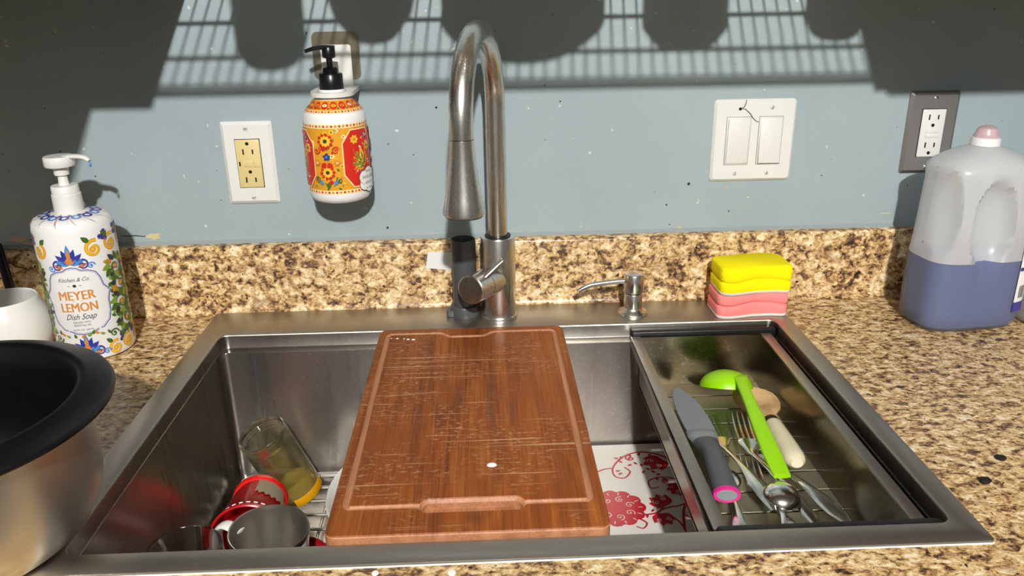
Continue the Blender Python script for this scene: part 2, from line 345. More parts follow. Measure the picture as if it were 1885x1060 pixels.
# ---- flat print: 2D shapes (u, v in metres) laid on a surface
class Print:
    def __init__(s, mapf): s.f = mapf; s.V = []; s.F = []; s.I = []; s.m = []; s.lay = 0
    def _mi(s, mt):
        if mt not in s.m: s.m.append(mt)
        return s.m.index(mt)
    def poly(s, pts, mt, layer=None):
        """triangle fan around the centroid, good for star shaped outlines"""
        s.lay += 1; L = s.lay * 2.5e-6
        n = len(pts); cu = sum(p[0] for p in pts) / n; cv = sum(p[1] for p in pts) / n
        k = len(s.V); s.V.append(s.f(cu, cv, L)); half = [((p[0] + cu) / 2, (p[1] + cv) / 2) for p in pts]
        s.V += [s.f(u, v, L) for u, v in half] + [s.f(u, v, L) for u, v in pts]; mi = s._mi(mt)
        for i in range(n):
            j = (i + 1) % n; s.F += [[k, k + 1 + i, k + 1 + j], [k + 1 + i, k + 1 + n + i, k + 1 + n + j, k + 1 + j]]; s.I += [mi, mi]
    def ell(s, u, v, a, b, rot, mt, n=12, layer=None):
        c, d = math.cos(rot), math.sin(rot)
        s.poly([(u + a * math.cos(2 * PI * i / n) * c - b * math.sin(2 * PI * i / n) * d, v + a * math.cos(2 * PI * i / n) * d + b * math.sin(2 * PI * i / n) * c) for i in range(n)], mt, layer)
    def leaf(s, u, v, l, wd, rot, mt, layer=None):
        c, d = math.cos(rot), math.sin(rot); pts = []
        prof = [(0, 0), (.2, .75), (.45, 1), (.75, .6), (1, 0)]
        for x, y in prof: pts.append((x * l, y * wd))
        for x, y in prof[-2:0:-1]: pts.append((x * l, -y * wd))
        s.poly([(u + x * c - y * d, v + x * d + y * c) for x, y in pts], mt, layer)
    def stroke(s, pts, w0, mt, w1=None, closed=False, layer=None):
        s.lay += 1; L = s.lay * 2.5e-6
        n = len(pts); k = len(s.V); mi = s._mi(mt); w1 = w0 if w1 is None else w1
        for i, (u, v) in enumerate(pts):
            a = pts[(i + 1) % n if closed else min(i + 1, n - 1)]; b = pts[i - 1 if (closed or i) else 0]
            dx, dy = a[0] - b[0], a[1] - b[1]; q = math.hypot(dx, dy) or 1; wd = (w0 + (w1 - w0) * i / (n - 1)) / 2
            s.V += [s.f(u - dy / q * wd, v + dx / q * wd, L), s.f(u + dy / q * wd, v - dx / q * wd, L)]
        for i in range(n if closed else n - 1):
            j = (i + 1) % n; s.F.append([k + 2 * i, k + 2 * i + 1, k + 2 * j + 1, k + 2 * j]); s.I.append(mi)
    def scroll(s, u, v, r, rot, mt, turns=1.3, wd=.0016, hand=1, layer=None):
        pts = []
        n = 22
        for i in range(n):
            t = i / (n - 1); rr = r * (1 - .85 * t); a = rot + hand * turns * 2 * PI * t
            pts.append((u + rr * math.cos(a), v + rr * math.sin(a)))
        s.stroke(pts, wd, mt, wd * .5, layer=layer); s.ell(*pts[-1], wd * .9, wd * .9, 0, mt, 8, layer)
    def flower(s, u, v, r, mp, mc, n=6, rot=0, layer=None):
        for i in range(n):
            a = rot + 2 * PI * i / n; s.leaf(u, v, r, r * .36, a, mp, layer)
        s.ell(u, v, r * .3, r * .3, 0, mc, 10, (layer + 6e-6) if layer is not None else None)
    def text(s, txt, u, v, h, mt, shear=0., width=None, layer=1.8e-4, bold=0.):
        cu = bpy.data.curves.new('t', 'FONT'); cu.body = txt; cu.align_x = 'CENTER'; cu.size = 1; cu.shear = shear; cu.resolution_u = 3; cu.offset = bold
        o = bpy.data.objects.new('t', cu); COL.objects.link(o); me = bpy.data.meshes.new_from_object(o.evaluated_get(bpy.context.evaluated_depsgraph_get()))
        xs = [q.co.x for q in me.vertices]; ys = [q.co.y for q in me.vertices]
        sy = h / .72; sx = sy if not width else width / (max(xs) - min(xs)); cx = (max(xs) + min(xs)) / 2
        bm = bmesh.new(); bm.from_mesh(me); k = len(s.V); mi = s._mi(mt); bm.verts.index_update()
        s.lay += 1; layer = s.lay * 2.5e-6
        for q in bm.verts: s.V.append(s.f(u + (q.co.x - cx) * sx, v + q.co.y * sy, layer))
        for f in bm.faces: s.F.append([k + q.index for q in f.verts]); s.I.append(mi)
        bm.free(); bpy.data.objects.remove(o); bpy.data.curves.remove(cu); bpy.data.meshes.remove(me)
    def build(s, name, parent): return mk(name, s.V, s.F, s.m, parent, None, midx=s.I)

YW = 0.0247          # painted wall
# ================================================================== the setting
RX0, RX1, RY0, FLZ, CEZ = -1.75, 2.75, -3.7, -0.912, 1.53
wall = struct(part('wall_back', box(RX0, RX1, YW, YW + .1, FLZ, CEZ), 'wall', None))
struct(part('wall_left', box(RX0 - .1, RX0, RY0, YW + .1, FLZ, CEZ), 'room', None))
struct(part('wall_right', box(RX1, RX1 + .1, RY0, YW + .1, FLZ, CEZ), 'room', None))
struct(part('wall_rear', box(RX0 - .1, RX1 + .1, RY0 - .1, RY0, FLZ, CEZ), 'room', None))
struct(part('floor', box(RX0 - .1, RX1 + .1, RY0 - .1, YW + .1, FLZ - .05, FLZ), 'floorm', None))
struct(part('ceiling', box(RX0 - .1, RX1 + .1, RY0 - .1, YW + .1, CEZ, CEZ + .05), 'ceil', None))
# chipped plaster and the crack running along the backsplash
def blob(cx, cz, a, b, n, seed, y0, th):
    rr = random.Random(seed); ring = []
    for i in range(n):
        q = 2 * PI * i / n; k = .6 + .6 * rr.random(); ring.append((cx + a * k * math.cos(q), cz + b * k * math.sin(q)))
    return loft([[(x, y0, z) for x, z in ring], [(cx + (x - cx) * .8, y0 - th, cz + (z - cz) * .8) for x, z in ring]])
for cx, cz, a, b, sd in ((-.0815, .1135, .0125, .006, 1), (-.272, .114, .019, .005, 3), (-.255, .1085, .010, .0035, 4), (.7405, .166, .004, .0012, 5), (.676, .1075, .005, .002, 8), (.98, .121, .012, .0012, 9)):
    part('paint_chip', blob(cx, cz, a, b, 13, sd, YW + .001, .0018), 'chip', wall)
def crack(pts, wd, parent, name='crack', y=YW, mt='crack'):
    V = []; F = []
    for i, (x, z) in enumerate(pts):
        a = pts[min(i + 1, len(pts) - 1)]; b = pts[max(i - 1, 0)]; dx, dz = a[0] - b[0], a[1] - b[1]; q = math.hypot(dx, dz)
        k = wd * (.4 + .6 * math.sin(PI * (i + .5) / len(pts))) / 2
        V += [Vector((x - dz / q * k, y - .0003, z + dx / q * k)), Vector((x + dz / q * k, y - .0003, z - dx / q * k))]
        if i: F.append([2 * i - 2, 2 * i - 1, 2 * i + 1, 2 * i])
    return mk(name, V, F, mt, parent, None)
crack([(-.127, .1157), (-.117, .1152), (-.105, .1155), (-.096, .1142), (-.088, .1145)], .0014, wall)
crack([(-.255, .113), (-.235, .1152), (-.215, .115), (-.2, .116)], .0012, wall)
for x, z, r in ((.6855, .172, .0022), (.252, .118, .0018), (.5, .292, .0012), (.33, .287, .0016), (.655, .142, .0014)):
    part('nail_hole', lathe([(r, 0), (r * .9, .0006), (0, .0007)], 10), 'crack', wall, loc=(x, YW + .0001, z), rot=(PI / 2, 0, 0))

# countertop with sink cut-out and backsplash
ct = tag(thing('countertop', (0, -.3, 0), 'brown speckled granite pattern laminate countertop around the steel sink', 'countertop'), 'brown speckled granite pattern laminate countertop around the steel sink', 'countertop')
def ringslab(o, i, z0, z1):
    V = []; F = []
    for z in (z0, z1):
        V += [(o[0], o[2], z), (o[1], o[2], z), (o[1], o[3], z), (o[0], o[3], z), (i[0], i[2], z), (i[1], i[2], z), (i[1], i[3], z), (i[0], i[3], z)]
    for k in range(4):
        j = (k + 1) % 4
        F += [[8 + k, 8 + j, 12 + j, 12 + k], [k, 4 + k, 4 + j, j], [k, j, 8 + j, 8 + k], [4 + k, 12 + k, 12 + j, 4 + j]]
    return V, F
def at_parent(o, p):      # keep world coordinates under an Empty placed at the thing's base
    if o.parent == p: o.matrix_parent_inverse = Matrix.Translation(-Vector(p.location))
    return o
at_parent(part('worktop', ringslab((RX0, RX1, -.625, YW - .0003), (.015, .798, -.545, -.018), -.038, 0), 'granite', ct), ct)
# backsplash with a soft cove at its foot and a rounded top
prof = [(YW - .0003, 0), (-.0035, 0), (-.001, .001), (.002, .004), (.004, .008), (.0047, .013), (.0047, .097), (.0062, .1005), (.0095, .1018), (YW - .0003, .1018)]
g = loft([[(RX0, y, z) for y, z in prof], [(RX1, y, z) for y, z in prof]]); at_parent(part('backsplash', g, 'granite', ct, 50), ct)
at_parent(part('caulk_line', loft([[(RX0, y, z) for y, z in ((YW - .0003, .1019), (.019, .1019), (YW - .0003, .106))], [(RX1, y, z) for y, z in ((YW - .0003, .1019), (.019, .1019), (YW - .0003, .106))]]), 'grey_line', ct), ct)
# base cabinets under the counter front
bc = thing('base_cabinet', (.5, -.6, FLZ), 'brown wooden base cabinet run under the countertop', 'cabinet')
at_parent(part('face_frame', box(RX0, RX1, -.60, -.58, FLZ + .1, -.038), 'cab', bc), bc)
for k in range(9):
    x = RX0 + .02 + k * .5; d = at_parent(part('door', box(x, x + .47, -.62, -.6005, FLZ + .13, -.07, .004), 'cab', bc), bc)
    at_parent(part('handle', tube(smooth_path([(x + .43, -.622, -.2), (x + .43, -.645, -.2), (x + .43, -.645, -.12), (x + .43, -.622, -.12)], 4), .004, 8), 'wire', d), bc)

# ================================================================== sink
SX0, SX1, SY0, SY1 = 0., .813, -.559, 0.
IX0, IX1, IY0, IY1 = .0292, .7905, -.5325, -.0812
LZ, LW, BZ = -.017, .0155, -.225
RT = .0028
sink = thing('kitchen_sink', (.4, -.28, BZ), 'stainless steel drop-in single bowl sink set in the counter', 'sink')
orr = rrect(SX0, SX1, SY0, SY1, .004, 6); irr = rrect(IX0, IX1, IY0, IY1, .011, 6)
ins = lambda d: rrect(SX0 + d, SX1 - d, SY0 + d, SY1 - d, .004, 6)
ini = lambda d: rrect(IX0 - d, IX1 + d, IY0 - d, IY1 + d, .011 + d, 6)
rings = [[(*p, .0) for p in irr], [(*p, .0002) for p in orr], [(*p, RT - .0006) for p in orr], [(*p, RT) for p in ins(.0008)], [(*p, RT) for p in ini(.002)], [(*p, RT - .0006) for p in ini(.0006)], [(*p, RT - .002) for p in irr]]
g = loft(rings, False, False); at_parent(part('rim', g, 'rim', sink, 40), sink)
def rr3(dx, dy, r, z): return [(*p, z) for p in rrect(IX0 + dx, IX1 - dx, IY0 + dy, IY1 - dy, r, 6)]
rings = [rr3(0, 0, .011, RT - .0018), rr3(0, 0, .011, LZ + .002), rr3(.0004, .0006, .011, LZ + .0006), rr3(.0008, .002, .011, LZ), rr3(.001, LW - .001, .011, LZ), rr3(.001, LW, .011, LZ - .001), rr3(.001, LW + .0005, .011, BZ + .02), rr3(.003, LW + .003, .013, BZ + .009), rr3(.010, LW + .010, .016, BZ + .002), rr3(.02, LW + .02, .02, BZ)]
at_parent(part('basin', loft(rings, False, True), 'basin', sink, 40), sink)
at_parent(part('drain', lathe([(.057, BZ + .0005), (.055, BZ + .003), (.045, BZ + .002), (.04, BZ + .0005), (0, BZ + .0005)], 32, .41, -.30), 'chrome', sink), sink)

at_parent(part('caulk_bead', sweep([(.002, SY0 - .0006, .0004), (.3, SY0 - .0011, .0004), (.6, SY0 - .0007, .0004), (.811, SY0 - .001, .0004)], .0009, .0008, 8), 'white', sink), sink)
# wire grid lying on the bowl floor
gx0, gx1, gy0, gy1, gz = .045, .775, -.505, -.117, -.2
grid = thing('bottom_grid', (.41, -.31, BZ), 'stainless steel wire grid lying on the sink floor', 'sink grid')
fr = rrect(gx0, gx1, gy0, gy1, .02, 5); fr = fr + [fr[0], fr[1]]
at_parent(part('frame', tube([(*p, gz) for p in fr], .0038, 10, False), 'wire', grid), grid)
y = gy1 - .031
while y > gy0 + .01:
    at_parent(part('wire', tube([(gx0, y, gz), (gx1, y, gz)], .0022, 8), 'wire', grid), grid); y -= .0305
for x in (.17, .30, .53, .66): at_parent(part('cross_wire', tube([(x, gy0, gz - .0042), (x, gy1, gz - .0042)], .002, 8), 'wire', grid), grid)
for x in (.215, .61):
    for yy in (gy0, gy1): at_parent(part('bumper', cyl((x - .018, yy, gz), (x + .018, yy, gz), .0053, n=14), 'dark', grid), grid)
for x in (.09, .73):
    for yy in (gy0 + .0, gy1): at_parent(part('foot', cyl((x, yy, BZ + .0005), (x, yy, gz), .005, .004, 12), 'dark', grid), grid)

# ================================================================== cutting board
bx0, bx1, by0, by1, bz0, bz1 = .2463, .4938, -.5275, -.0865, LZ + .0002, .0062
board = part('cutting_board', prism(rrect(bx0, bx1, by0, by1, .010, 6), bz0, bz1, .0018), 'board', None)
xl, xr, yt, yb = bx0 + .0125, bx1 - .0125, by1 - .0155, by0 + .041
nx0, nx1 = .33, .398
groove = [(.326, yb), (xl, yb), (xl, yt), (nx0, yt), (nx0 + .011, yt - .013), (nx1 - .011, yt - .013), (nx1, yt), (xr, yt), (xr, yb), (.421, yb)]
def rounded(pts, r, n=5):
    P = [Vector((a, b, 0)) for a, b in pts]; out = [P[0]]
    for a, b, c in zip(P, P[1:], P[2:]):
        u = (a - b).normalized(); v = (c - b).normalized(); rr_ = min(r, (a - b).length * .45, (c - b).length * .45)
        p, q = b + u * rr_, b + v * rr_
        for i in range(n + 1):
            t = i / n; out.append(p * (1 - t) ** 2 + b * 2 * t * (1 - t) + q * t * t)
    return out + [P[-1]]
cut = part('c1', tube([(p.x, p.y, bz1 + .0008) for p in rounded(groove, .006)], .0040, 12), 'board', None)
hx, hy = .3735, by0 + .0405
hr = rrect(hx - .051, hx + .051, hy - .0115, hy + .0115, .0105, 6); hr0 = rrect(hx - .045, hx + .045, hy - .008, hy + .008, .0075, 6)
cut2 = part('c2', loft([[(*p, bz1 - .0105) for p in hr0], [(*p, bz1 - .004) for p in hr0], [(*p, bz1 + .0008) for p in hr], [(*p, bz1 + .004) for p in hr]]), 'board', None)
boolean(board, [cut, cut2])
tag(board, 'scratched reddish brown wooden cutting board with juice groove bridging the sink', 'cutting board')
for i, (x, yy, a) in enumerate(((.392, -.4255, .0042), (.272, -.117, .0016), (.281, -.1185, .0012), (.2865, -.1205, .0018), (.2935, -.122, .0022), (.264, -.116, .001))):
    s = part('suds_drop', lathe([(a, 0), (a * .9, a * .22), (a * .5, a * .4), (0, a * .45)], 12), 'suds', None, loc=(x, yy, bz1 + .0001)); s.scale = (1.2, .85, 1)
    tag(s, ('large white suds drop near the handle slot of the cutting board', 'tiny white suds drop, second from left at the far corner of the cutting board', 'tiny white suds drop, middle of five at the far corner of the cutting board', 'tiny white suds drop, second from right of five on the cutting board', 'rightmost and largest of five tiny suds drops at the far end of the cutting board', 'leftmost and smallest suds drop at the far left corner of the cutting board')[i], 'suds', None if i == 0 else 'tiny suds drops on the cutting board')

# ================================================================== colander insert
cx0, cx1, cy0, cy1 = .5865, .7795, -.515, -.0985
CT, CB = -.0105, -.0815
col = thing('sink_colander', (.687, -.305, CB), 'rectangular stainless steel colander insert holding cutlery at right of the sink', 'colander')
def cp(name, g, mt, sharp=35): return at_parent(part(name, g, mt, col, sharp), col)
bw = .0125; tk = .0012
ix0, ix1, iy0, iy1 = cx0 + bw, cx1 - bw, cy0 + .004, cy1 - .002
# four walls (thin sheet, tapering slightly), top flanges, and slotted bottom
def wall_sheet(a, b, c, d, off):
    o = [Vector(p) + Vector(off) for p in (a, b, c, d)]
    return loft([[a, b, c, d], o])
tp = .003
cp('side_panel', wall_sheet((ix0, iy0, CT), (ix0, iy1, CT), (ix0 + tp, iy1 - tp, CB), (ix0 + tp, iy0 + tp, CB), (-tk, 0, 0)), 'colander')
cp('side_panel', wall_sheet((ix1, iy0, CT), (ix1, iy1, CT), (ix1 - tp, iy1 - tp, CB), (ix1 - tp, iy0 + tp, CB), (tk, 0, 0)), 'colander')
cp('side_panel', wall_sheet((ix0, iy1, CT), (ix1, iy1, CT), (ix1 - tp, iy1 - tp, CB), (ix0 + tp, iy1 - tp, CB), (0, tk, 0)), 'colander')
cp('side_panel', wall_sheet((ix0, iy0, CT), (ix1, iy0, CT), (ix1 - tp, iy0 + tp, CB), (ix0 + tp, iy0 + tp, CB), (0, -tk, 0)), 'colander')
cp('flange', box(cx0, ix0 + .0006, cy0, cy1, CT - .0015, CT + .0012, .0005), 'rim')
cp('flange', box(ix1 - .0006, cx1, cy0, cy1, CT - .0015, CT + .0012, .0005), 'rim')
cp('flange_lip', box(cx0, cx0 + .0012, cy0, cy1, CT - .012, CT + .001, .0004), 'colander')
cp('flange_lip', box(cx1 - .0012, cx1, cy0, cy1, CT - .012, CT + .001, .0004), 'colander')
n = 11; y0, y1 = iy0 + tp, iy1 - tp
for k in range(n):
    a = y0 + (y1 - y0) * k / n + (.0012 if k else 0); b = y0 + (y1 - y0) * (k + 1) / n - (.0012 if k < n - 1 else 0)
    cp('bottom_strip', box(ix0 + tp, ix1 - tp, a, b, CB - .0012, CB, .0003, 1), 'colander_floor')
for xx in (ix0 + tp + .004, .687, ix1 - tp - .004): cp('bottom_bar', box(xx - .006, xx + .006, y0, y1, CB - .0025, CB - .0013), 'colander')
cp('grip', box(cx0 + .002, cx1 + .009, IY1 - .0155, IY1 - .0012, LZ + .0003, -.0035, .0025, 3), 'dark')
cp('grip', box(cx0 + .002, cx1 + .009, IY0 + .0012, IY0 + .0155, LZ + .0003, -.0035, .0025, 3), 'dark')

# ================================================================== red and white tray
tray = thing('serving_tray', (.585, -.25, -.198), 'white rectangular tray printed with red flowers lying in the sink', 'tray')
tx0, tx1, ty0, ty1, tz0, tz1 = .462, .708, -.40, -.103, -.1977, -.1755
rings = [[(*p, tz0) for p in rrect(tx0 + .02, tx1 - .02, ty0 + .02, ty1 - .02, .01, 5)], [(*p, tz0 + .004) for p in rrect(tx0 + .016, tx1 - .016, ty0 + .016, ty1 - .016, .01, 5)], [(*p, tz1 - .003) for p in rrect(tx0 + .001, tx1 - .001, ty0 + .001, ty1 - .001, .008, 5)], [(*p, tz1 - .001) for p in rrect(tx0, tx1, ty0, ty1, .008, 5)], [(*p, tz1) for p in rrect(tx0 + .001, tx1 - .001, ty0 + .001, ty1 - .001, .008, 5)]]
at_parent(part('tray_body', loft(rings), 'trayw', tray), tray)
pr = Print(lambda u, v, L: Vector((u, v, tz1 + .0002 + L)))
def vine(pts, wd=.0026): pr.stroke([(p.x, p.y) for p in smooth_path([(a, b, 0) for a, b in pts], 8)], wd, 'print_red', wd * .7)
def peony(u, v, r):
    for k in range(11):
        a = 2 * PI * k / 11; pr.ell(u + r * .72 * math.cos(a), v + r * .72 * math.sin(a), r * .3, r * .3, a, 'print_red', 12, 2e-5)
    pr.ell(u, v, r * .8, r * .8, 0, 'print_red', 24, 2e-5)
    for k in range(7):
        a = 2 * PI * k / 7 + .3; pr.scroll(u + r * .5 * math.cos(a), v + r * .5 * math.sin(a), r * .17, a, 'trayw', 1.2, .0012, 1, 1.2e-4)
    for k in range(14):
        a = 2 * PI * k / 14; pr.leaf(u + r * .72 * math.cos(a), v + r * .72 * math.sin(a), r * .2, r * .02, a, 'trayw', 1.2e-4)
def tulip(u, v, r, rot):
    for d in (-.75, -.25, .25, .75): pr.leaf(u, v, r * (1.25 - abs(d) * .3), r * .36, rot + d, 'print_red', 2.4e-5)
    for d in (-.45, .45): pr.scroll(u + r * .62 * math.cos(rot + d), v + r * .62 * math.sin(rot + d), r * .2, rot, 'trayw', 1.3, .0011, 1 if d > 0 else -1, 1.2e-4)
vine([(.623, -.300), (.630, -.265), (.640, -.240), (.650, -.209), (.650, -.173), (.643, -.153), (.628, -.135), (.603, -.125), (.577, -.135), (.558, -.161), (.557, -.182), (.569, -.187), (.579, -.173), (.573, -.162)], .0034)
vine([(.520, -.165), (.534, -.170), (.545, -.165), (.557, -.163)], .003); vine([(.649, -.200), (.634, -.192), (.617, -.188), (.600, -.196), (.600, -.212), (.611, -.210)], .0026)
vine([(.570, -.268), (.593, -.266), (.609, -.256), (.628, -.251), (.645, -.244), (.665, -.24)], .003); vine([(.593, -.266), (.612, -.272), (.623, -.294), (.624, -.34)], .003); vine([(.571, -.274), (.580, -.284), (.574, -.294), (.566, -.290)], .0026)
vine([(.648, -.165), (.662, -.150), (.675, -.152)], .0026); vine([(.628, -.268), (.645, -.285), (.668, -.292)], .0026)
peony(.548, -.252, .037); peony(.500, -.140, .025); peony(.690, -.35, .026); peony(.59, -.35, .032)
for u, v, r, a in ((.628, -.146, .026, 3.75), (.612, -.250, .022, 2.2), (.640, -.212, .019, 3.6), (.600, -.268, .020, -1.35), (.648, -.252, .020, -.35), (.648, -.165, .015, .4), (.652, -.205, .017, -.3), (.640, -.285, .016, -.6), (.682, -.24, .018, .2), (.67, -.285, .017, -.2), (.52, -.175, .018, 2.8)): tulip(u, v, r, a)
for k in range(30):
    t = k / 30; u = .652 - .09 * t * t + .005 * math.sin(k * 2.2); v = -.29 + .16 * t; pr.leaf(u, v, .0075, .0019, k * 1.9, 'print_red')
for u, v, a in ((.600, -.128, -2), (.586, -.131, -1.6), (.568, -.146, -1), (.615, -.131, -2.2), (.590, -.264, 1), (.584, -.268, -1.8), (.603, -.261, 1.2), (.559, -.172, .2), (.562, -.180, .6)): pr.leaf(u, v, .008, .0018, a, 'print_red')
pr.scroll(.585, -.141, .008, 1.6, 'print_red', 1.1, .0026); pr.scroll(.622, -.199, .005, 2, 'print_red', 1.2, .0018); pr.scroll(.527, -.158, .008, 1., 'print_red', 1.2, .0024); pr.scroll(.645, -.30, .008, 2., 'print_red', 1.2, .0024)
at_parent(pr.build('floral_print', tray), tray)

# white bowl under the board
bowl = part('white_bowl', lathe([(0, -.196), (.045, -.196), (.05, -.192), (.075, -.182), (.105, -.160), (.122, -.128), (.126, -.1205), (.1245, -.1185), (.1205, -.1215), (.102, -.155), (.07, -.178), (.03, -.186), (0, -.187)], 64, .3205, -.2755), 'ceramic', None, 50)
tag(bowl, 'round white ceramic bowl mostly hidden under the cutting board', 'bowl')
# ================================================================== dishes at the left of the bowl
def aim(p0, p1):
    d = (Vector(p1) - Vector(p0)).normalized(); q = Vector((0, 0, 1)).rotation_difference(d); return Matrix.Translation(p0) @ q.to_matrix().to_4x4()
# glass jar tilted towards the front left
jar = thing('glass_jar', (.140, -.158, -.19), 'tilted clear glass jar with egg yolk at its bottom in the sink corner', 'jar')
JM = aim((.133, -.163, -.193), (.0985, -.192, -.083))
jp = [(0, .0), (.026, .0), (.030, .003), (.0308, .008), (.0308, .088), (.0298, .094), (.0298, .096)]
for k in range(3): jp += [(.0312, .098 + k * .004), (.0298, .100 + k * .004)]
jp += [(.0306, .112), (.0312, .114), (.0300, .1155), (.0284, .114), (.0280, .094), (.0288, .086), (.0288, .008), (.026, .0035), (0, .003)]
g = xf(lathe(jp, 40), JM); at_parent(part('jar_body', g, 'jarglass', jar, 50), jar)
g = xf(lathe([(0, .0036), (.0255, .004), (.0278, .0085), (.0278, .010), (.02, .0092), (0, .009)], 28), JM); at_parent(part('egg_residue', g, 'eggwhite', jar), jar)
g = xf(lathe([(.0312, .001), (.0325, .004), (.0322, .012), (.0315, .015), (.031, .004)], 14, a0=-1.5, a1=.1), JM); at_parent(part('yolk_drip', g, 'yolk', jar), jar)
# red scoop / cup standing upside down, tilted
rc = thing('red_cup', (.103, -.27, -.196), 'red enamel cup lying on its side in front of the glass jar', 'cup')
RM = aim((.1075, -.3160, -.1525), (.0985, -.2220, -.1625))
g = xf(lathe([(.0425, -.002), (.0440, -.001), (.0445, .001), (.0435, .004), (.0405, .009), (.0345, .060), (.0315, .084), (.0300, .084), (.0330, .058), (.0390, .008), (.0415, .002), (.0410, -.001), (.0425, -.002)], 48), RM); at_parent(part('cup_wall', g, 'red', rc, 40), rc)
g = xf(lathe([(.0308, .0825), (.0330, .0830), (.0340, .0850), (.0342, .0920), (.0325, .0955), (.0270, .0970), (0, .0975)], 44), RM); at_parent(part('cup_base', g, 'redl', rc, 50), rc)
ld_ = RM.to_3x3().inverted() @ Vector((.62, 0, .78)); a0_ = math.atan2(ld_.y, ld_.x)
V, F = [], []; n = 16
for k in range(n + 1):
    a = a0_ - .55 + 1.1 * k / n; wob = .004 * math.sin(k * 2.1)
    for z in (.040 + wob + .008 * abs(k / n - .5), .055, .070, .0815 - .3 * abs(wob)):
        r = .0405 - (z - .009) * .118 + .0012; V.append(Vector((r * math.cos(a), r * math.sin(a), z)))
for k in range(n):
    for j in range(3): F.append([k * 4 + j, (k + 1) * 4 + j, (k + 1) * 4 + j + 1, k * 4 + j + 1])
at_parent(part('dried_food', xf((V, F), RM), 'grime', rc), rc)
for k in range(30):
    a = 2 * PI * k / 30; v0 = Vector((.0402 * math.cos(a), .0402 * math.sin(a), .0130)); v1 = Vector((.0402 * math.cos(a + .11), .0402 * math.sin(a + .11), .0130))
    at_parent(part('dash', xf(tube([v0, v1], .0007, 6), RM), 'p_white', rc), rc)
# steel mug with white outside
mg = thing('steel_mug', (.152, -.382, -.195), 'white mug with brushed steel inside standing at the front of the sink', 'mug')
MM = aim((.150, -.382, -.1925), (.1555, -.3845, -.09))
g = xf(lathe([(0, 0), (.034, 0), (.0365, .002), (.0385, .008), (.0405, .094), (.0408, .096)], 52), MM); at_parent(part('mug_body', g, 'ceramic', mg, 40), mg)
g = xf(lathe([(.0408, .0955), (.0418, .098), (.0422, .101), (.0416, .1035), (.0404, .1028), (.0395, .099), (.038, .012), (.035, .004), (0, .003)], 52), MM); at_parent(part('steel_liner', g, 'cup_in', mg, 40), mg)
hp = smooth_path([(-.039, 0, .086), (-.060, 0, .088), (-.072, 0, .074), (-.072, 0, .045), (-.060, 0, .028), (-.039, 0, .026)], 6)
g = xf(xf(sweep(hp, .0075, .0032, 12, True, None), Matrix.Rotation(-.45, 4, 'Z')), MM); at_parent(part('handle', g, 'ceramic', mg), mg)
# clear glass measuring cup in the front-left corner
gc = thing('glass_cup', (.068, -.395, -.195), 'clear round glass bowl lying in the front left of the sink', 'bowl')
g = lathe([(r * .93, z) for r, z in ((0, -.195), (.022, -.195), (.026, -.193), (.034, -.165), (.0395, -.115), (.0405, -.102), (.0412, -.0995), (.0402, -.098), (.0385, -.1), (.0375, -.115), (.032, -.165), (.024, -.190), (0, -.191))], 48, .0700, -.399); at_parent(part('bowl_wall', g, 'glass', gc, 50), gc)
# dark red lid leaning behind the mug
lid = part('red_lid', xf(lathe([(0, 0), (.026, 0), (.0285, .002), (.029, .005), (.0275, .0062), (.025, .004), (0, .003)], 36), Matrix.Translation((.1735, -.327, -.180)) @ Euler((.95, .55, 0)).to_matrix().to_4x4()), 'darkred', None, 45)
tag(lid, 'dark red lid leaning behind the white steel mug', 'saucer')

# ================================================================== cutlery in the colander
CB0 = CB + .0002
def V3(x, y, z): return Vector((x, y, z))
def handle_path(p0, p1, bow=.0, n=14):
    p0, p1 = Vector(p0), Vector(p1); out = []
    for i in range(n):
        t = i / (n - 1); q = p0.lerp(p1, t); q.z += bow * math.sin(PI * t); out.append(q)
    return out
def fork(label, tip, base, end, mt='chrome', ztip=.004):
    """tip: middle of the tine ends, base: root of the tines, end: handle end"""
    tip, base, end = Vector(tip), Vector(base), Vector(end); t = thing('fork', ((tip.x + end.x) / 2, (tip.y + end.y) / 2, CB), label, 'fork', 'forks in the colander')
    d = (tip - base).normalized(); s = d.cross(Vector((0, 0, 1))).normalized(); neck = base - d * .028
    L = (base - neck).length
    hp = [base - d * .0, base - d * .008, base - d * .018, neck] + handle_path(neck, end, .006, 12)[1:]
    hw = [.0105, .0115, .007, .0036] + lerp_list([.003, .0032, .0042, .0062, .0078, .0072, .003], 11)
    ht = [.0011] * 3 + [.0016] + lerp_list([.0018, .0016, .0014, .0014, .0013, .0012, .001], 11)
    at_parent(part('handle', sweep(hp, hw, ht, 10, True, (0, 0, 1)), mt, t), t)
    for k in range(4):
        o = s * (k - 1.5) * .0062; m0 = base + o + d * .0005; m1 = base.lerp(tip, .5) + o + V3(0, 0, -.003); m2 = tip + o * .96
        at_parent(part('tine', sweep(smooth_path([m0 - d * .004, m1, m2], 4), lerp_list([.0016, .0015, .0006], 9), lerp_list([.0011, .0010, .0005], 9), 8, True, (0, 0, 1)), mt, t), t)
    return t
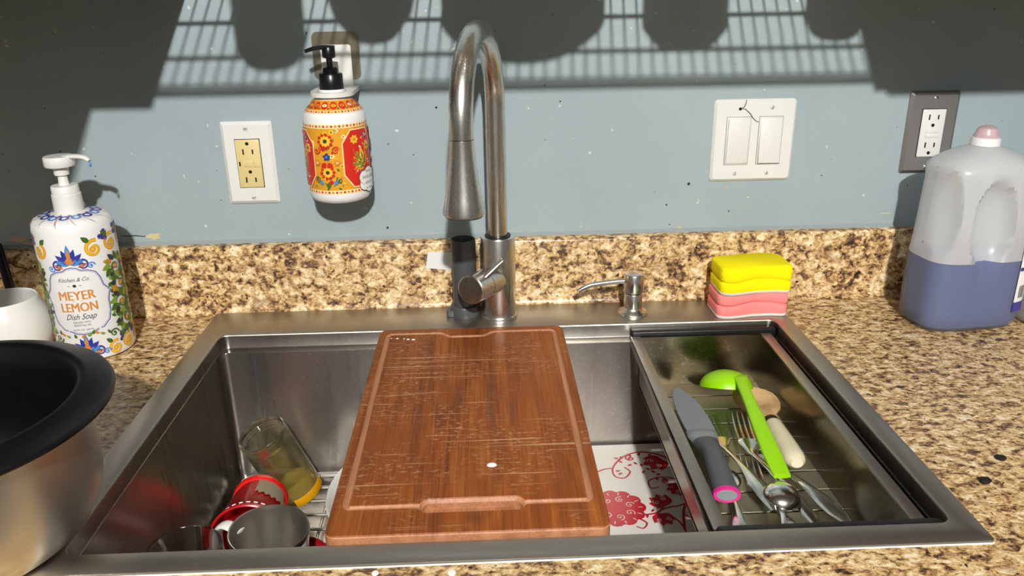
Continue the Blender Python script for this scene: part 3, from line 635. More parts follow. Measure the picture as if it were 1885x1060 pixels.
def spoon(label, bc, end, a=.021, b=.030, up_side=1, mt='chrome', dep=.008, wid=1.):
    bc, end = Vector(bc), Vector(end); t = thing('spoon', (bc.x, bc.y, CB), label, 'spoon', 'spoons in the colander')
    d = (bc - end); d.z = 0; d.normalize(); s = d.cross(Vector((0, 0, 1))); n = 20; rings = []
    prof = [(1, 0), (.96, .28), (.82, .62), (.58, .86), (.3, .97)]
    V = []; F = []
    for off in (0, -.0011):
        k0 = len(V)
        for r, h in prof:
            for i in range(n):
                q = 2 * PI * i / n; e = math.cos(q); w_ = a * (1 - .12 * e)
                V.append(bc + d * (b * r * e) + s * (w_ * r * math.sin(q)) + V3(0, 0, up_side * (dep * h + off)))
        V.append(bc + V3(0, 0, up_side * (dep + off)))
        for k in range(len(prof) - 1):
            for i in range(n):
                j = (i + 1) % n; F.append([k0 + k * n + i, k0 + k * n + j, k0 + (k + 1) * n + j, k0 + (k + 1) * n + i])
        for i in range(n): F.append([k0 + (len(prof) - 1) * n + i, k0 + (len(prof) - 1) * n + (i + 1) % n, len(V) - 1])
    m = len(prof) * n + 1
    for i in range(n): F.append([i, (i + 1) % n, m + (i + 1) % n, m + i])
    bm = bmesh.new(); vs = [bm.verts.new(v) for v in V]
    for f in F: bm.faces.new([vs[i] for i in f])
    at_parent(frombm('bowl', bm, mt, t, 60), t)
    st = bc - d * (b * .96)
    hp = handle_path(st, end, .005, 14); hw = lerp_list([.0048, .003, .0032, .0042, .0058, .0075, .0072, .003], 14); ht = lerp_list([.0012, .0018, .0016, .0014, .0013, .001], 14)
    hw = [q * wid for q in hw]; at_parent(part('handle', sweep(hp, hw, ht, 10, True, (0, 0, 1)), mt, t), t); return t
# forks
fork('fork with dull tines lying beside the grey knife blade', (.6705, -.2085, -.071), (.6668, -.268, -.068), (.6775, -.4235, -.0605))
fork('fork with bright tines half under the green ladle handle', (.7040, -.219, -.062), (.6965, -.277, -.066), (.7205, -.446, -.0725))
fork('fork with tines in front of the bright one behind the round spoon', (.6915, -.296, -.074), (.6845, -.350, -.0745), (.7015, -.485, -.0745))
# spoons
spoon('round bowled spoon lying face down in front of the ladle', (.6935, -.398, -.0625), (.6660, -.500, -.074), .0205, .0225, 1, dep=.013)
spoon('spoon with long wide handle end at the right front of the colander', (.7110, -.305, -.0745), (.7515, -.430, -.0735), .013, .018, -1, dep=.004, wid=1.35)
spoon('small spoon with its narrow handle in front of the knife', (.6560, -.345, -.0745), (.6330, -.468, -.069), .0125, .018, -1, dep=.004)
bk = thing('butter_knife', (.62, -.40, CB), 'plain steel table knife lying against the left side of the colander', 'knife')
hp = handle_path((.6075, -.320, -.0755), (.6215, -.462, -.070), 0, 12)
at_parent(part('blade', sweep(hp[:7], lerp_list([.003, .0075, .0085, .006], 7), .0007, 10, True, (-.7, 0, .7)), 'chrome', bk), bk)
at_parent(part('handle', sweep(hp[6:], lerp_list([.005, .0062, .007, .005], 6), .0022, 10, True, (-.7, 0, .7)), 'chrome', bk), bk)

# knife with coated blade
kn = thing('kitchen_knife', (.64, -.26, CB), 'grey coated kitchen knife with slate handle and pink end ring', 'knife')
kt, kh, ke = Vector((.6445, -.142, -.066)), Vector((.6420, -.280, -.0585)), Vector((.6325, -.408, -.0490))
kd = (kt - kh).normalized(); ks = kd.cross(Vector((0, 0, 1))).normalized(); kl = (kt - kh).length
outl = [(0, .0165), (.02, .0185), (.05, .0185), (.08, .0165), (.105, .0115), (.125, .005), (kl, 0), (.128, -.0085), (.105, -.0135), (.07, -.0165), (.03, -.0165), (0, -.0145)]
c0 = V3(.25, 0, 1).normalized() * .0009
A = [kh + kd * a + ks * b for a, b in outl]; at_parent(part('blade', loft([[p - c0 for p in A], [p + c0 for p in A]]), 'knife_grey', kn), kn)
hp = smooth_path([kh + kd * .012, kh, kh - kd * .018, kh.lerp(ke, .35) + V3(.002, 0, .002), kh.lerp(ke, .7) + V3(.001, 0, .001), ke], 5)
nn = len(hp); k1 = int(nn * .36)
hw = lerp_list([.0172, .0180, .0145, .0120, .0130, .0138], nn); ht = lerp_list([.004, .007, .0080, .0085, .0085, .0085], nn)
at_parent(part('bolster', sweep(hp[:k1 + 1], hw[:k1 + 1], ht[:k1 + 1], 16, True, (0, 0, 1)), 'knife_mid', kn), kn)
at_parent(part('handle', sweep(hp[k1:], hw[k1:], ht[k1:], 16, True, (0, 0, 1)), 'knife_handle', kn), kn)
ed = (hp[-1] - hp[-2]).normalized()
at_parent(part('end_ring', sweep([ke - ed * .001, ke + ed * .003], [.0145, .0140], [.0092, .0088], 20, True, (0, 0, 1)), 'magenta', kn), kn)
at_parent(part('end_cap', sweep([ke + ed * .0028, ke + ed * .0036], [.0112, .0104], [.0064, .0058], 20, True, (0, 0, 1)), 'knife_mid', kn), kn)

# green ladle, bowl upside down
ld = thing('green_ladle', (.70, -.16, CB), 'lime green ladle lying with its bowl upside down on the cutlery', 'ladle')
lc = Vector((.7005, -.172, -.052)); lr = .034
LM = Matrix.Translation(lc) @ Euler((math.radians(-22), math.radians(4), 0)).to_matrix().to_4x4()
prof = [(lr * math.cos(a), lr * .68 * math.sin(a)) for a in [PI / 2 * i / 9 for i in range(10)]]
prof[-1] = (0, lr * .68); inner = [(r * .93, z * .93) for r, z in prof[::-1]]
g = xf(lathe(prof + inner + [prof[0]], 40), LM); at_parent(part('bowl', g, 'green', ld, 50), ld)
hp = smooth_path([(.7110, -.178, -.0335), (.7120, -.192, -.0305), (.7085, -.220, -.0315), (.7045, -.27, -.0345), (.7010, -.330, -.0410), (.6995, -.382, -.0480)], 6)
at_parent(part('handle', sweep(hp, lerp_list([.0150, .0105, .0078, .0072, .0080, .0095, .0105, .0095], len(hp)), lerp_list([.0022, .0034, .004, .004, .0036, .003], len(hp)), 14, True, (0, 0, 1), .8), 'green', ld), ld)

# wooden spoon with shallow scoop
ws = thing('wooden_spoon', (.74, -.24, CB), 'wooden scoop spoon with pale handle lying beside the ladle', 'spoon')
wc, wn, we = Vector((.7335, -.196, -.0655)), Vector((.7345, -.252, -.063)), Vector((.7275, -.352, -.053))
d = (wc - wn); d.normalize(); s = d.cross(Vector((0, 0, 1))).normalized()
bm = bmesh.new(); n = 28; rows = []
sec = [(-.058, .0078), (-.042, .0098), (-.026, .0215), (-.012, .0265), (.004, .0280), (.016, .0268), (.027, .021), (.034, .012)]
top = []; bot = []
for a_, w_ in sec:
    rT = []; rB = []
    for i in range(9):
        u = -1 + 2 * i / 8; dep = max(0, 1 - u * u) * max(0, 1 - ((a_ - .004) / .03) ** 2) * .011
        rT.append(wc + d * a_ + s * (w_ * u) + V3(0, 0, .0095 - dep - .002 * u * u)); rB.append(wc + d * a_ + s * (w_ * u) + V3(0, 0, -.009 * (1 - u * u) - .0005 + .004))
    top.append(rT); bot.append(rB)
def grid_faces(bm, R):
    vv = [[bm.verts.new(p) for p in r] for r in R]
    for a in range(len(vv) - 1):
        for b in range(len(vv[0]) - 1): bm.faces.new([vv[a][b], vv[a][b + 1], vv[a + 1][b + 1], vv[a + 1][b]])
    return vv
T = grid_faces(bm, top); B = grid_faces(bm, bot)
for a in range(len(T) - 1):
    for e in (0, -1): bm.faces.new([T[a][e], T[a + 1][e], B[a + 1][e], B[a][e]])
for e in (0, -1):
    for b in range(8): bm.faces.new([T[e][b], T[e][b + 1], B[e][b + 1], B[e][b]])
at_parent(frombm('bowl', bm, 'spoonwood', ws, 50), ws)
at_parent(part('burnt_collar', sweep([wn + V3(0, .006, .002), wn + V3(0, -.006, .003)], [.0102, .0100], [.0088, .0088], 16, True, (0, 0, 1)), 'burn', ws), ws)
at_parent(part('handle', sweep(smooth_path([wn + V3(0, -.004, .003), wn.lerp(we, .5) + V3(0, 0, .001), we], 7), lerp_list([.0100, .0112, .0122, .0128, .0128], 12) + [.0122, .0104, .0065], lerp_list([.009, .0096, .010, .0102, .0102], 12) + [.0096, .0082, .0052], 16, True, (0, 0, 1)), 'palewood', ws), ws)

# ================================================================== faucet
fx, fy = .4092, -.041
fa = thing('kitchen_faucet', (fx, fy, RT), 'brushed nickel gooseneck pull-down faucet behind the cutting board', 'faucet')
def fp(name, g, mt='faucet', sharp=40): return at_parent(part(name, g, mt, fa, sharp), fa)
fp('base_ring', lathe([(0, RT), (.0252, RT), (.0256, RT + .0015), (.0252, RT + .004), (.0242, RT + .0058), (.0232, RT + .006)], 48, fx, fy))
fp('body', lathe([(.0234, RT + .0055), (.0235, .120), (.0228, .1218), (.0150, .1222)], 48, fx, fy))
fp('neck_seal', lathe([(.0178, .1217), (.0178, .1235), (.0140, .124)], 40, fx, fy), 'dark')
hx_, hy_ = .3690, -.2200
dv = Vector((hx_ - fx, hy_ - fy, 0)); R_ = dv.length / 2; dv.normalize(); zc = .3015
path = [Vector((fx, fy, .118)), Vector((fx, fy, .18)), Vector((fx, fy, .24)), Vector((fx, fy, .28))] + [Vector((fx, fy, zc)) + dv * (R_ - R_ * math.cos(a)) + V3(0, 0, R_ * math.sin(a)) for a in [PI * i / 28 for i in range(29)]] + [Vector((hx_, hy_, .2875))]
fp('neck', tube(path, .0133, 28))
fp('seam', lathe([(.0128, .2876), (.0128, .2862)], 32, hx_, hy_), 'dark')
fp('spray_head', lathe([(.0126, .2868), (.0134, .2862), (.0136, .283), (.0145, .268), (.0178, .242), (.0215, .219), (.0239, .2075), (.0241, .2035), (.0222, .2022)], 44, hx_, hy_))
sh = fp('spray_face', lathe([(.0222, .2022), (.0212, .2005), (.0175, .200), (.017, .2015), (0, .2015)], 40, hx_, hy_), 'pvc')
h0, h1 = Vector((fx, fy, .062)), Vector((.3705, -.1025, .0665)); hd = (h1 - h0).normalized()
fp('handle_socket', cyl(h0, h0 + hd * .042, .0196, n=40)); fp('handle_seam', cyl(h0 + hd * .0415, h0 + hd * .0435, .0190, n=40), 'dark')
fp('handle_cap', sweep([h0 + hd * .043, h1 - hd * .0012, h1], [.0196, .0196, .0184], [.0196, .0196, .0184], 40))
l0 = Vector((.3800, -.092, .070)); l1 = Vector((.4155, -.086, .1015))
fp('lever', sweep([l0, l1 - (l1 - l0).normalized() * .001, l1], [.0040, .0040, .0032], [.0040, .0040, .0032], 16))

# grey plastic tube holder beside the faucet
gt = thing('grey_tube', (.3615, -.030, RT), 'dark grey open plastic tube standing left of the faucet', 'tube holder')
tx, ty = .3610, -.0285
at_parent(part('tube', lathe([(.0168, .018), (.0172, .06), (.0172, .1135), (.0168, .115), (.0158, .115), (.0154, .112), (.0154, .03), (0, .03)], 36, tx, ty), 'pvc', gt), gt)
at_parent(part('base', lathe([(0, RT), (.0208, RT), (.0212, RT + .002), (.0208, .0165), (.0195, .0185), (.0166, .019)], 36, tx, ty), 'pvc', gt), gt)
at_parent(part('foot_clip', prism(rrect(tx - .0265, tx - .012, ty - .013, ty + .006, .003, 4), RT, .0125, .001), 'pvc', gt), gt)

# paper tag stuck on the backsplash
tagp = part('paper_tag', loft([[(.3095, .0046, .0865), (.3445, .0046, .0850), (.3435, .0046, .0575), (.3055, .0046, .0625)], [(.3095, .0041, .0865), (.3445, .0041, .0850), (.3435, .0041, .0575), (.3055, .0037, .0625)]]), 'paper', None, None)
tag(tagp, 'small white paper tape stuck on the backsplash behind the grey tube', 'tape')

# built-in soap dispenser
sd = thing('soap_dispenser', (.5990, -.045, RT), 'small brushed steel built-in soap pump on the sink rim', 'soap dispenser')
dx, dy = .5985, -.045
def dp(name, g, mt='faucet'): return at_parent(part(name, g, mt, sd, 40), sd)
dp('base', lathe([(0, RT), (.0212, RT), (.0215, RT + .0015), (.0205, RT + .004), (.0155, .0095), (.0135, .012), (.0130, .014)], 40, dx, dy))
dp('body', lathe([(.0130, .0135), (.0130, .0335), (.0125, .0345), (.0112, .035)], 36, dx, dy)); dp('collar', lathe([(.0112, .0345), (.0112, .0372)], 30, dx, dy), 'dark')
dp('pump_head', lathe([(.0110, .0366), (.0138, .0368), (.0143, .0380), (.0143, .0622), (.0136, .0634), (.0125, .0638), (0, .0640)], 40, dx, dy))
dp('nozzle', sweep(smooth_path([(dx - .010, dy, .0525), (dx - .030, dy - .001, .0518), (dx - .058, dy - .003, .0492), (dx - .070, dy - .004, .0455), (dx - .0785, dy - .0045, .0405)], 5), lerp_list([.0040, .0036, .0034, .0031], 21), lerp_list([.0040, .0036, .0034, .0031], 21), 14))

# ================================================================== sponges
def sponge(name, label, z0, z1, mt, ox, oy, rz, extra=None):
    t = thing(name, (.7615 + ox, -.0415 + oy, z0), label, 'sponge', rot=(0, 0, rz)); n = 64
    def ring(ins_, z):
        out = []
        for i in range(n):
            q = 2 * PI * i / n; ex = .26
            x = math.copysign(abs(math.cos(q)) ** ex, math.cos(q)); yv = math.copysign(abs(math.sin(q)) ** ex, math.sin(q))
            px, py = x * (.0505 - ins_), yv * (.0295 - ins_); py += .0042 * math.sin(px * 62 + .6) - (.002 if yv < 0 else 0)
            out.append((px, py, z))
        return out
    h = z1 - z0; sw = .0042
    t_scrub = part('scrub_layer', loft([ring(.0015, 0), ring(.0002, .0012), ring(.0002, sw)]), 'scrub', t, 60)
    zs = [(.0006, sw), (.0, sw + .003), (.0, sw + .011), (.0007, sw + .0135), (.0028, sw + .0155), (.0007, sw + .0175), (.0, sw + .020), (.0002, h - .003), (.0012, h - .001), (.003, h)]
    def wavy(r, k):  # the pressed groove undulates along the side
        return [(x, y, z + (.0022 * math.sin(x * 75 + 1.) if 2 < k < 7 else 0)) for x, y, z in r]
    part('foam', loft([wavy(ring(a, z), k) for k, (a, z) in enumerate(zs)]), mt, t, 60)
    return t
sponge('pink_sponge', 'pink wavy dish sponge lying under the yellow one on the sink rim', RT + .0002, .0375, 'pink', 0, 0, 0)
sponge('yellow_sponge', 'yellow wavy dish sponge stacked on top of the pink one', .0378, .0775, 'yellow', .0015, -.001, .02)

# ================================================================== wall plates
def frustum(x, z, hw, hh, th, ins_, r=.004, y=YW):
    return loft([[(x + p[0], y, z + p[1]) for p in rrect(-hw, hw, -hh, hh, r, 5)], [(x + p[0], y - th * .35, z + p[1]) for p in rrect(-hw, hw, -hh, hh, r, 5)], [(x + p[0], y - th, z + p[1]) for p in rrect(-hw + ins_, hw - ins_, -hh + ins_, hh - ins_, max(r - ins_ * .5, .001), 5)]])
def screwg(x, z, y, r=.0032):
    return lathe([(r, 0), (r * .95, .0008), (r * .5, .0014), (0, .0015)], 16), (x, y, z)
def screw(par, x, z, y, mt='screw', r=.0032, slot_rot=.3):
    s = part('screw', lathe([(r, -.001), (r, .0004), (r * .75, .0011), (0, .0014)], 18), mt, par, 40); s.location = (x, y, z); s.rotation_euler = (PI / 2, 0, 0)
    s.matrix_parent_inverse = Matrix.Translation(-Vector(par.location))
    c = part('screw_slot', box(-r * .8, r * .8, -.0003, .0003, .0008, .0016), 'pvc', s, None); c.rotation_euler = (0, 0, slot_rot); return s
def ybox(x0, x1, z0, z1, y0, y1, bev=0): return box(x0, x1, y0, y1, z0, z1, bev)
def outlet(label, x, z, platemt, facemt, up_ground, w2=.035, r=.003):
    t = thing('electrical_outlet', (x, YW, z), label, 'outlet', 'wall outlets')
    P_ = lambda n_, g, mt, par=t: at_parent(part(n_, g, mt, par, 30), t)
    P_('plate', frustum(x, z, w2, .0572, .0058, .0045, r), platemt)
    yf = YW - .0058
    P_('gap', ybox(x - .0172, x + .0172, z - .0340, z + .0340, yf - .0003, yf + .001), 'hole')
    f = P_('receptacle', ybox(x - .0165, x + .0165, z - .0333, z + .0333, yf - .0022, yf, .001), facemt)
    ys = yf - .0024; sgn = 1 if up_ground else -1
    for cz in (z + .0195, z - .0195):
        for s_, hh in ((-1, .0038), (1, .0032)): P_('slot', ybox(x + s_ * .0064 - .0010, x + s_ * .0064 + .0010, cz - hh - sgn * .003, cz + hh - sgn * .003, ys, ys + .0015), 'hole', f)
        gz_ = cz + sgn * .0082
        P_('ground_hole', loft([[(x + .0024 * math.cos(a), ys, gz_ + .0024 * math.sin(a)) for a in [2 * PI * i / 14 for i in range(14)]], [(x + .0024 * math.cos(a), ys + .001, gz_ + .0024 * math.sin(a)) for a in [2 * PI * i / 14 for i in range(14)]]]), 'hole', f)
    if up_ground:
        P_('button', ybox(x - .0075, x + .0055, z - .0045, z + .0045, yf - .0034, yf, .0006), facemt, f); P_('button', ybox(x + .0065, x + .0155, z - .0045, z + .0045, yf - .0034, yf, .0006), facemt, f)
        P_('indicator', ybox(x - .0138, x - .0118, z - .003, z + .003, yf - .0026, yf), 'hole', f)
    else:
        P_('button', ybox(x - .0085, x + .0085, z + .0006, z + .0055, yf - .0034, yf, .0006), facemt, f); P_('button', ybox(x - .0085, x + .0085, z - .0055, z - .0006, yf - .0034, yf, .0006), facemt, f)
    for zz in (z + .048, z - .048): screw(t, x, zz, yf, 'screw' if platemt == 'white' else 'chrome')
    return t
outlet('white wall outlet plate with ivory receptacle left of the hanging soap bottle', .0696, .2167, 'white', 'ivory', True)
outlet('brushed steel wall outlet plate with white receptacle above the blue detergent bottle', 1.0241, .2385, 'plate_steel', 'white', False, .0355, .004)
# two-gang switch
sx, sz = .7718, .2330
sw = thing('light_switch', (sx, YW, sz), 'cracked white double rocker light switch plate right of the faucet', 'light switch')
S_ = lambda n_, g, mt, par=sw: at_parent(part(n_, g, mt, par, 30), sw)
S_('plate', frustum(sx, sz, .058, .0572, .0056, .0035, .006), 'white')
yf = YW - .0056
for s_, tilt in ((-1, .02), (1, -.07)):
    xx = sx + s_ * .0228
    S_('gap', ybox(xx - .0172, xx + .0172, sz - .0338, sz + .0338, yf - .0002, yf + .001), 'pvc')
    S_('switch_frame', ybox(xx - .0168, xx + .0168, sz - .0334, sz + .0334, yf - .0010, yf, .0004), 'offwhite')
    g = box(-.0150, .0150, -.0022, .0014, -.0312, .0312, .001)
    o = part('rocker', xf(g, Matrix.Translation((xx, yf - .0014, sz)) @ Matrix.Rotation(tilt, 4, 'X')), 'white', sw, 30); at_parent(o, sw)
for s_ in (-1, 1):
    if s_ == 1: screw(sw, sx + s_ * .0228, sz + .046, yf, 'screw', .003, 1.4)
    screw(sw, sx + s_ * .0228, sz - .046, yf, 'screw', .003, 1.5)
S_('screw_hole', loft([[(sx - .0222 + .0022 * math.cos(a), yf - .0004, sz + .0445 + .0022 * math.sin(a)) for a in [2 * PI * i / 12 for i in range(12)]], [(sx - .0222 + .0022 * math.cos(a), yf + .001, sz + .0445 + .0022 * math.sin(a)) for a in [2 * PI * i / 12 for i in range(12)]]]), 'hole')
def swcrack(pts, wd):
    o = crack(pts, wd, sw, 'crack', yf - .0002, 'slot'); at_parent(o, sw)
swcrack([(sx - .0145, sz + .0572), (sx - .0150, sz + .052), (sx - .0172, sz + .047), (sx - .0215, sz + .0448)], .0011)
swcrack([(sx - .0215, sz + .0452), (sx - .0150, sz + .0440), (sx - .0080, sz + .0380), (sx - .0035, sz + .0315), (sx + .0010, sz + .0275), (sx + .0052, sz + .0258)], .0011)

# ================================================================== hanging soap bottle
HX, HY = .2010, -.0350
hb = thing('hand_soap_bottle', (HX, HY, .18), 'red and yellow floral hand soap bottle with black pump hanging on the wall', 'soap bottle')
def hp_(name, g, mt, par=hb, sharp=40): return at_parent(part(name, g, mt, par, sharp), hb)
hr = .0400
hp_('body', lathe([(0, .1785), (.030, .1785), (.0365, .181), (.0395, .186), (hr, .191), (hr, .289), (.0392, .2925), (.0372, .295), (.0225, .3105), (.0180, .312), (.0165, .322)], 64, HX, HY), 'bottle')
hp_('cap', lathe([(.0150, .3218), (.0152, .3225), (.0150, .3400), (.0140, .3412), (.0100, .3415), (.0098, .3465), (.0088, .3475)], 40, HX, HY), 'black')
hp_('stem', lathe([(.0055, .347), (.0040, .3485), (.0038, .3640)], 20, HX, HY), 'black')
pump = hp_('pump_head', lathe([(.0040, .3590), (.0078, .3605), (.0082, .362), (.0082, .3715), (.0072, .3735), (0, .374)], 28, HX, HY), 'black')
hp_('nozzle', sweep(smooth_path([(HX + .008, HY, .3720), (HX - .004, HY - .001, .3728), (HX - .016, HY - .003, .3722), (HX - .0285, HY - .005, .3685)], 6), lerp_list([.0060, .0058, .005, .0036], 19), lerp_list([.0028, .0030, .0028, .0022], 19), 14, True, (0, 0, 1)), 'black')
HPH = math.radians(10)
def cylmap(cx, cy, r, ph0):
    def f(u, v, L):
        a = ph0 + u / r; rr = r + .00022 + L; return Vector((cx + rr * math.sin(a), cy - rr * math.cos(a), v))
    return f
def cyl_band(pr, z0, z1, u0, u1, mt, nu=40, layer=0., nv=1):
    k = len(pr.V); mi = pr._mi(mt); pr.lay += 12; layer = pr.lay * 2.5e-6; pr.lay += 10
    for i in range(nu + 1):
        for j in range(nv + 1): pr.V.append(pr.f(u0 + (u1 - u0) * i / nu, z0 + (z1 - z0) * j / nv, layer))
    for i in range(nu):
        for j in range(nv):
            a = k + i * (nv + 1) + j; pr.F.append([a, a + nv + 1, a + nv + 2, a + 1]); pr.I.append(mi)
def strips(pr, poly, mt, layer, dw=.002):
    us = [p[0] for p in poly]; u0, u1 = min(us), max(us); n = max(2, int((u1 - u0) / dw)); xs = sorted(set([u0, u1] + [dw * i for i in range(int(u0 / dw) - 1, int(u1 / dw) + 2) if u0 < dw * i < u1] + us)); k0 = len(pr.V); mi = pr._mi(mt); pr.lay += 24; layer = pr.lay * 2.5e-6; pr.lay += 12
    for x in xs:
        hits = []
        for a, b in zip(poly, poly[1:] + poly[:1]):
            if min(a[0], b[0]) - 1e-9 <= x <= max(a[0], b[0]) + 1e-9:
                if abs(a[0] - b[0]) < 1e-9: hits += [a[1], b[1]]
                else: hits.append(a[1] + (b[1] - a[1]) * (x - a[0]) / (b[0] - a[0]))
        pr.V += [pr.f(x, min(hits), layer), pr.f(x, max(hits), layer)]
    for i in range(len(xs) - 1): pr.F.append([k0 + 2 * i, k0 + 2 * i + 2, k0 + 2 * i + 3, k0 + 2 * i + 1]); pr.I.append(mi)
pr = Print(cylmap(HX, HY, hr, HPH)); rg = random.Random(11)
half = .062 * 1.0
cyl_band(pr, .1930, .2825, -half, half, 'p_gold', 48, -1.2e-4)
for zz in (.1955, .2800):
    cyl_band(pr, zz - .0026, zz + .0026, -half, half, 'p_cream', 48, -6e-5)
    for k in range(25): pr.ell(-half + .0025 + k * .00495, zz, .0016, .0016, 0, 'p_red' if k % 2 else 'p_orange', 8, 0)
for k in range(150):
    u, v = rg.uniform(-half, half), rg.uniform(.200, .276); c = rg.choice(['p_red', 'p_orange', 'p_cream', 'p_yellow', 'p_red', 'p_cream'])
    if k % 3 == 0: pr.flower(u, v, rg.uniform(.0024, .0042), c, 'p_green' if k % 2 else 'p_red', 6, k)
    else: pr.leaf(u, v, rg.uniform(.003, .006), .0013, rg.random() * 6.3, rg.choice([c, 'p_green', 'p_lime']))
# octagonal panels with leaves
for uc in (.030, -.055):
    oc = [(-.012, -.036), (.012, -.036), (.023, -.020), (.023, .020), (.012, .036), (-.012, .036), (-.023, .020), (-.023, -.020)]
    strips(pr, [(uc + a * 1.06, .238 + b * 1.04) for a, b in oc], 'p_cream', -4e-5); strips(pr, [(uc + a, .238 + b) for a, b in oc], 'p_red', -1e-5)
    for k, (a, l, c) in enumerate(((2.5, .028, 'p_gold'), (2.15, .030, 'p_lime'), (1.8, .028, 'p_yellow'), (2.85, .024, 'p_lime'), (3.2, .018, 'p_gold'), (1.45, .022, 'p_orange'))):
        pr.leaf(uc + .006, .226, l, .0042, a, c, 2e-5); pr.leaf(uc + .006, .226, l * .8, .0014, a, 'p_green', 4e-5)
    pr.flower(uc - .008, .262, .0062, 'p_yellow', 'p_orange', 7, 0, 3e-5); pr.flower(uc + .013, .252, .0072, 'p_gold', 'p_green', 7, .2, 3e-5)
    pr.flower(uc + .010, .265, .0048, 'p_blue', 'p_yellow', 5, 0, 3e-5); pr.leaf(uc - .002, .220, .010, .003, -.6, 'p_sky', 3e-5); pr.leaf(uc + .004, .214, .008, .003, 3.6, 'p_blue', 3e-5)
    for k in range(22): pr.ell(uc + rg.uniform(-.017, .017), .238 + rg.uniform(-.028, .03), .0012, .0012, 0, rg.choice(['p_cream', 'p_yellow', 'p_white', 'p_orange']), 7, 1e-5)
# column of ornaments between the panels
for u0 in (-.014, .068, -.098):
    if abs(u0) > .07: continue
    strips(pr, [(u0 - .011, .2), (u0 + .011, .2), (u0 + .0075, .215), (u0 + .013, .236), (u0 + .0075, .25), (u0 + .011, .276), (u0 - .011, .276), (u0 - .0075, .25), (u0 - .013, .236), (u0 - .0075, .215)], 'p_yellow', -2e-5) if False else None
    for zc_, r in ((.262, .0105), (.222, .0100)):
        pr.flower(u0, zc_, r, 'p_red', 'p_yellow', 10, .1, 0); pr.flower(u0, zc_, r * .72, 'p_yellow', 'p_green', 10, .4, 2e-5); pr.ell(u0, zc_, r * .26, r * .26, 0, 'p_dark', 8, 4e-5)
    pr.flower(u0, .242, .0052, 'p_blue', 'p_sky', 5, PI / 2, 2e-5); pr.leaf(u0 - .001, .2345, .009, .003, -2.4, 'p_red', 1e-5); pr.leaf(u0 + .001, .2345, .009, .003, -.75, 'p_red', 1e-5)
    pr.leaf(u0, .209, .008, .003, -PI / 2, 'p_green', 2e-5); pr.leaf(u0 - .007, .206, .009, .0025, 2.2, 'p_sky', 2e-5); pr.leaf(u0 + .007, .206, .009, .0025, .9, 'p_sky', 2e-5)
    for s_ in (-1, 1):
        pr.scroll(u0 + s_ * .012, .250, .005, 1, 'p_red', 1.2, .0014, s_, 1e-5); pr.scroll(u0 + s_ * .014, .212, .0045, 2, 'p_green', 1.2, .0012, s_, 1e-5); pr.flower(u0 + s_ * .0125, .2345, .0045, 'p_orange', 'p_cream', 6, 0, 1e-5)
# white cloud label with lettering
uc, vc = .0425, .2075
for a, b, r in ((0, 0, .0125), (-.009, .004, .0085), (.009, .004, .0085), (-.009, -.005, .0082), (.009, -.005, .0082), (0, .0065, .010), (0, -.0065, .010)): pr.ell(uc + a, vc + b, r * 1.08, r * 1.08, 0, 'p_dark', 18, 6e-5)
for a, b, r in ((0, 0, .0125), (-.009, .004, .0085), (.009, .004, .0085), (-.009, -.005, .0082), (.009, -.005, .0082), (0, .0065, .010), (0, -.0065, .010)): pr.ell(uc + a, vc + b, r, r, 0, 'p_white', 18, 1.1e-4)
pr.text('ITALIAN', uc, vc + .0012, .0046, 'p_dark', 0, .024); pr.text('HAND', uc - .0010, vc - .0062, .0042, 'p_dark', 0, .0135)
for a in (-.004, 0, .004): pr.ell(uc + a, vc + .0105, .0012, .0010, 0, 'p_dark', 7, 1.7e-4)
for a in (-.005, 0, .005): pr.ell(uc + a, vc - .0112, .0014, .0008, 0, 'p_dark', 7, 1.7e-4)
at_parent(pr.build('printed_label', hb), hb)
# print on the sloped shoulder
def conemap(u, v, L):   # v 0..1 from the band to the neck, u angle
    r = .0369 + (.0228 - .0369) * v + .0004 + L; z = .2957 + (.3104 - .2957) * v; a = HPH + u; return Vector((HX + r * math.sin(a), HY - r * math.cos(a), z + .0003))
pr = Print(conemap)
cyl_band(pr, 0, .97, -1.75, 1.75, 'p_gold', 44, -1.2e-4)
cyl_band(pr, .0, .2, -1.75, 1.75, 'p_cream', 44, -6e-5)
for k in range(30): pr.ell(-1.7 + k * .117, .1, .045, .075, 0, 'p_red' if k % 2 else 'p_orange', 8, 0)
for k in range(9):
    u = -1.5 + k * .375; c = ('p_red', 'p_yellow', 'p_orange')[k % 3]
    pr.ell(u, .58, .16, .30, 0, 'p_red', 14, -3e-5); pr.flower(u, .58, .13, c if c != 'p_red' else 'p_cream', 'p_green', 7, 0, 1e-5)
    pr.leaf(u + .12, .3, .16, .05, .8, 'p_green', 1e-5); pr.leaf(u + .2, .85, .14, .05, 3.6, 'p_lime', 1e-5)
at_parent(pr.build('shoulder_print', hb), hb)
# holder: wall film, back plate, ring
ho = thing('bottle_holder', (HX, YW, .33), 'white adhesive wall holder gripping the neck of the hanging soap bottle', 'holder')
def ho_(name, g, mt): return at_parent(part(name, g, mt, ho, 40), ho)
fo = rrect(.1695, .2315, .3265, .3885, .008, 5)
ho_('adhesive_film', loft([[(x, YW + .0001, z) for x, z in fo], [(x, YW - .0012, z) for x, z in fo]]), 'film')
fo = rrect(.1805, .2205, .3130, .3720, .004, 5)
ho_('back_plate', loft([[(x, YW - .0012, z) for x, z in fo], [(x, YW - .0045, z) for x, z in fo]]), 'white')
ro = [(HX + .0275 * math.cos(a), HY + .0275 * math.sin(a)) for a in [PI + PI * i / 20 for i in range(21)]] + [(.2285, YW - .003), (.1735, YW - .003)]
bm = bmesh.new()
ri = [(HX + .0186 * math.cos(a), HY + .0186 * math.sin(a)) for a in [2 * PI * i / 28 for i in range(28)]]
rg_o = part('ring_plate', prism(ro, .3135, .3190), 'white', ho, 40); at_parent(rg_o, ho)
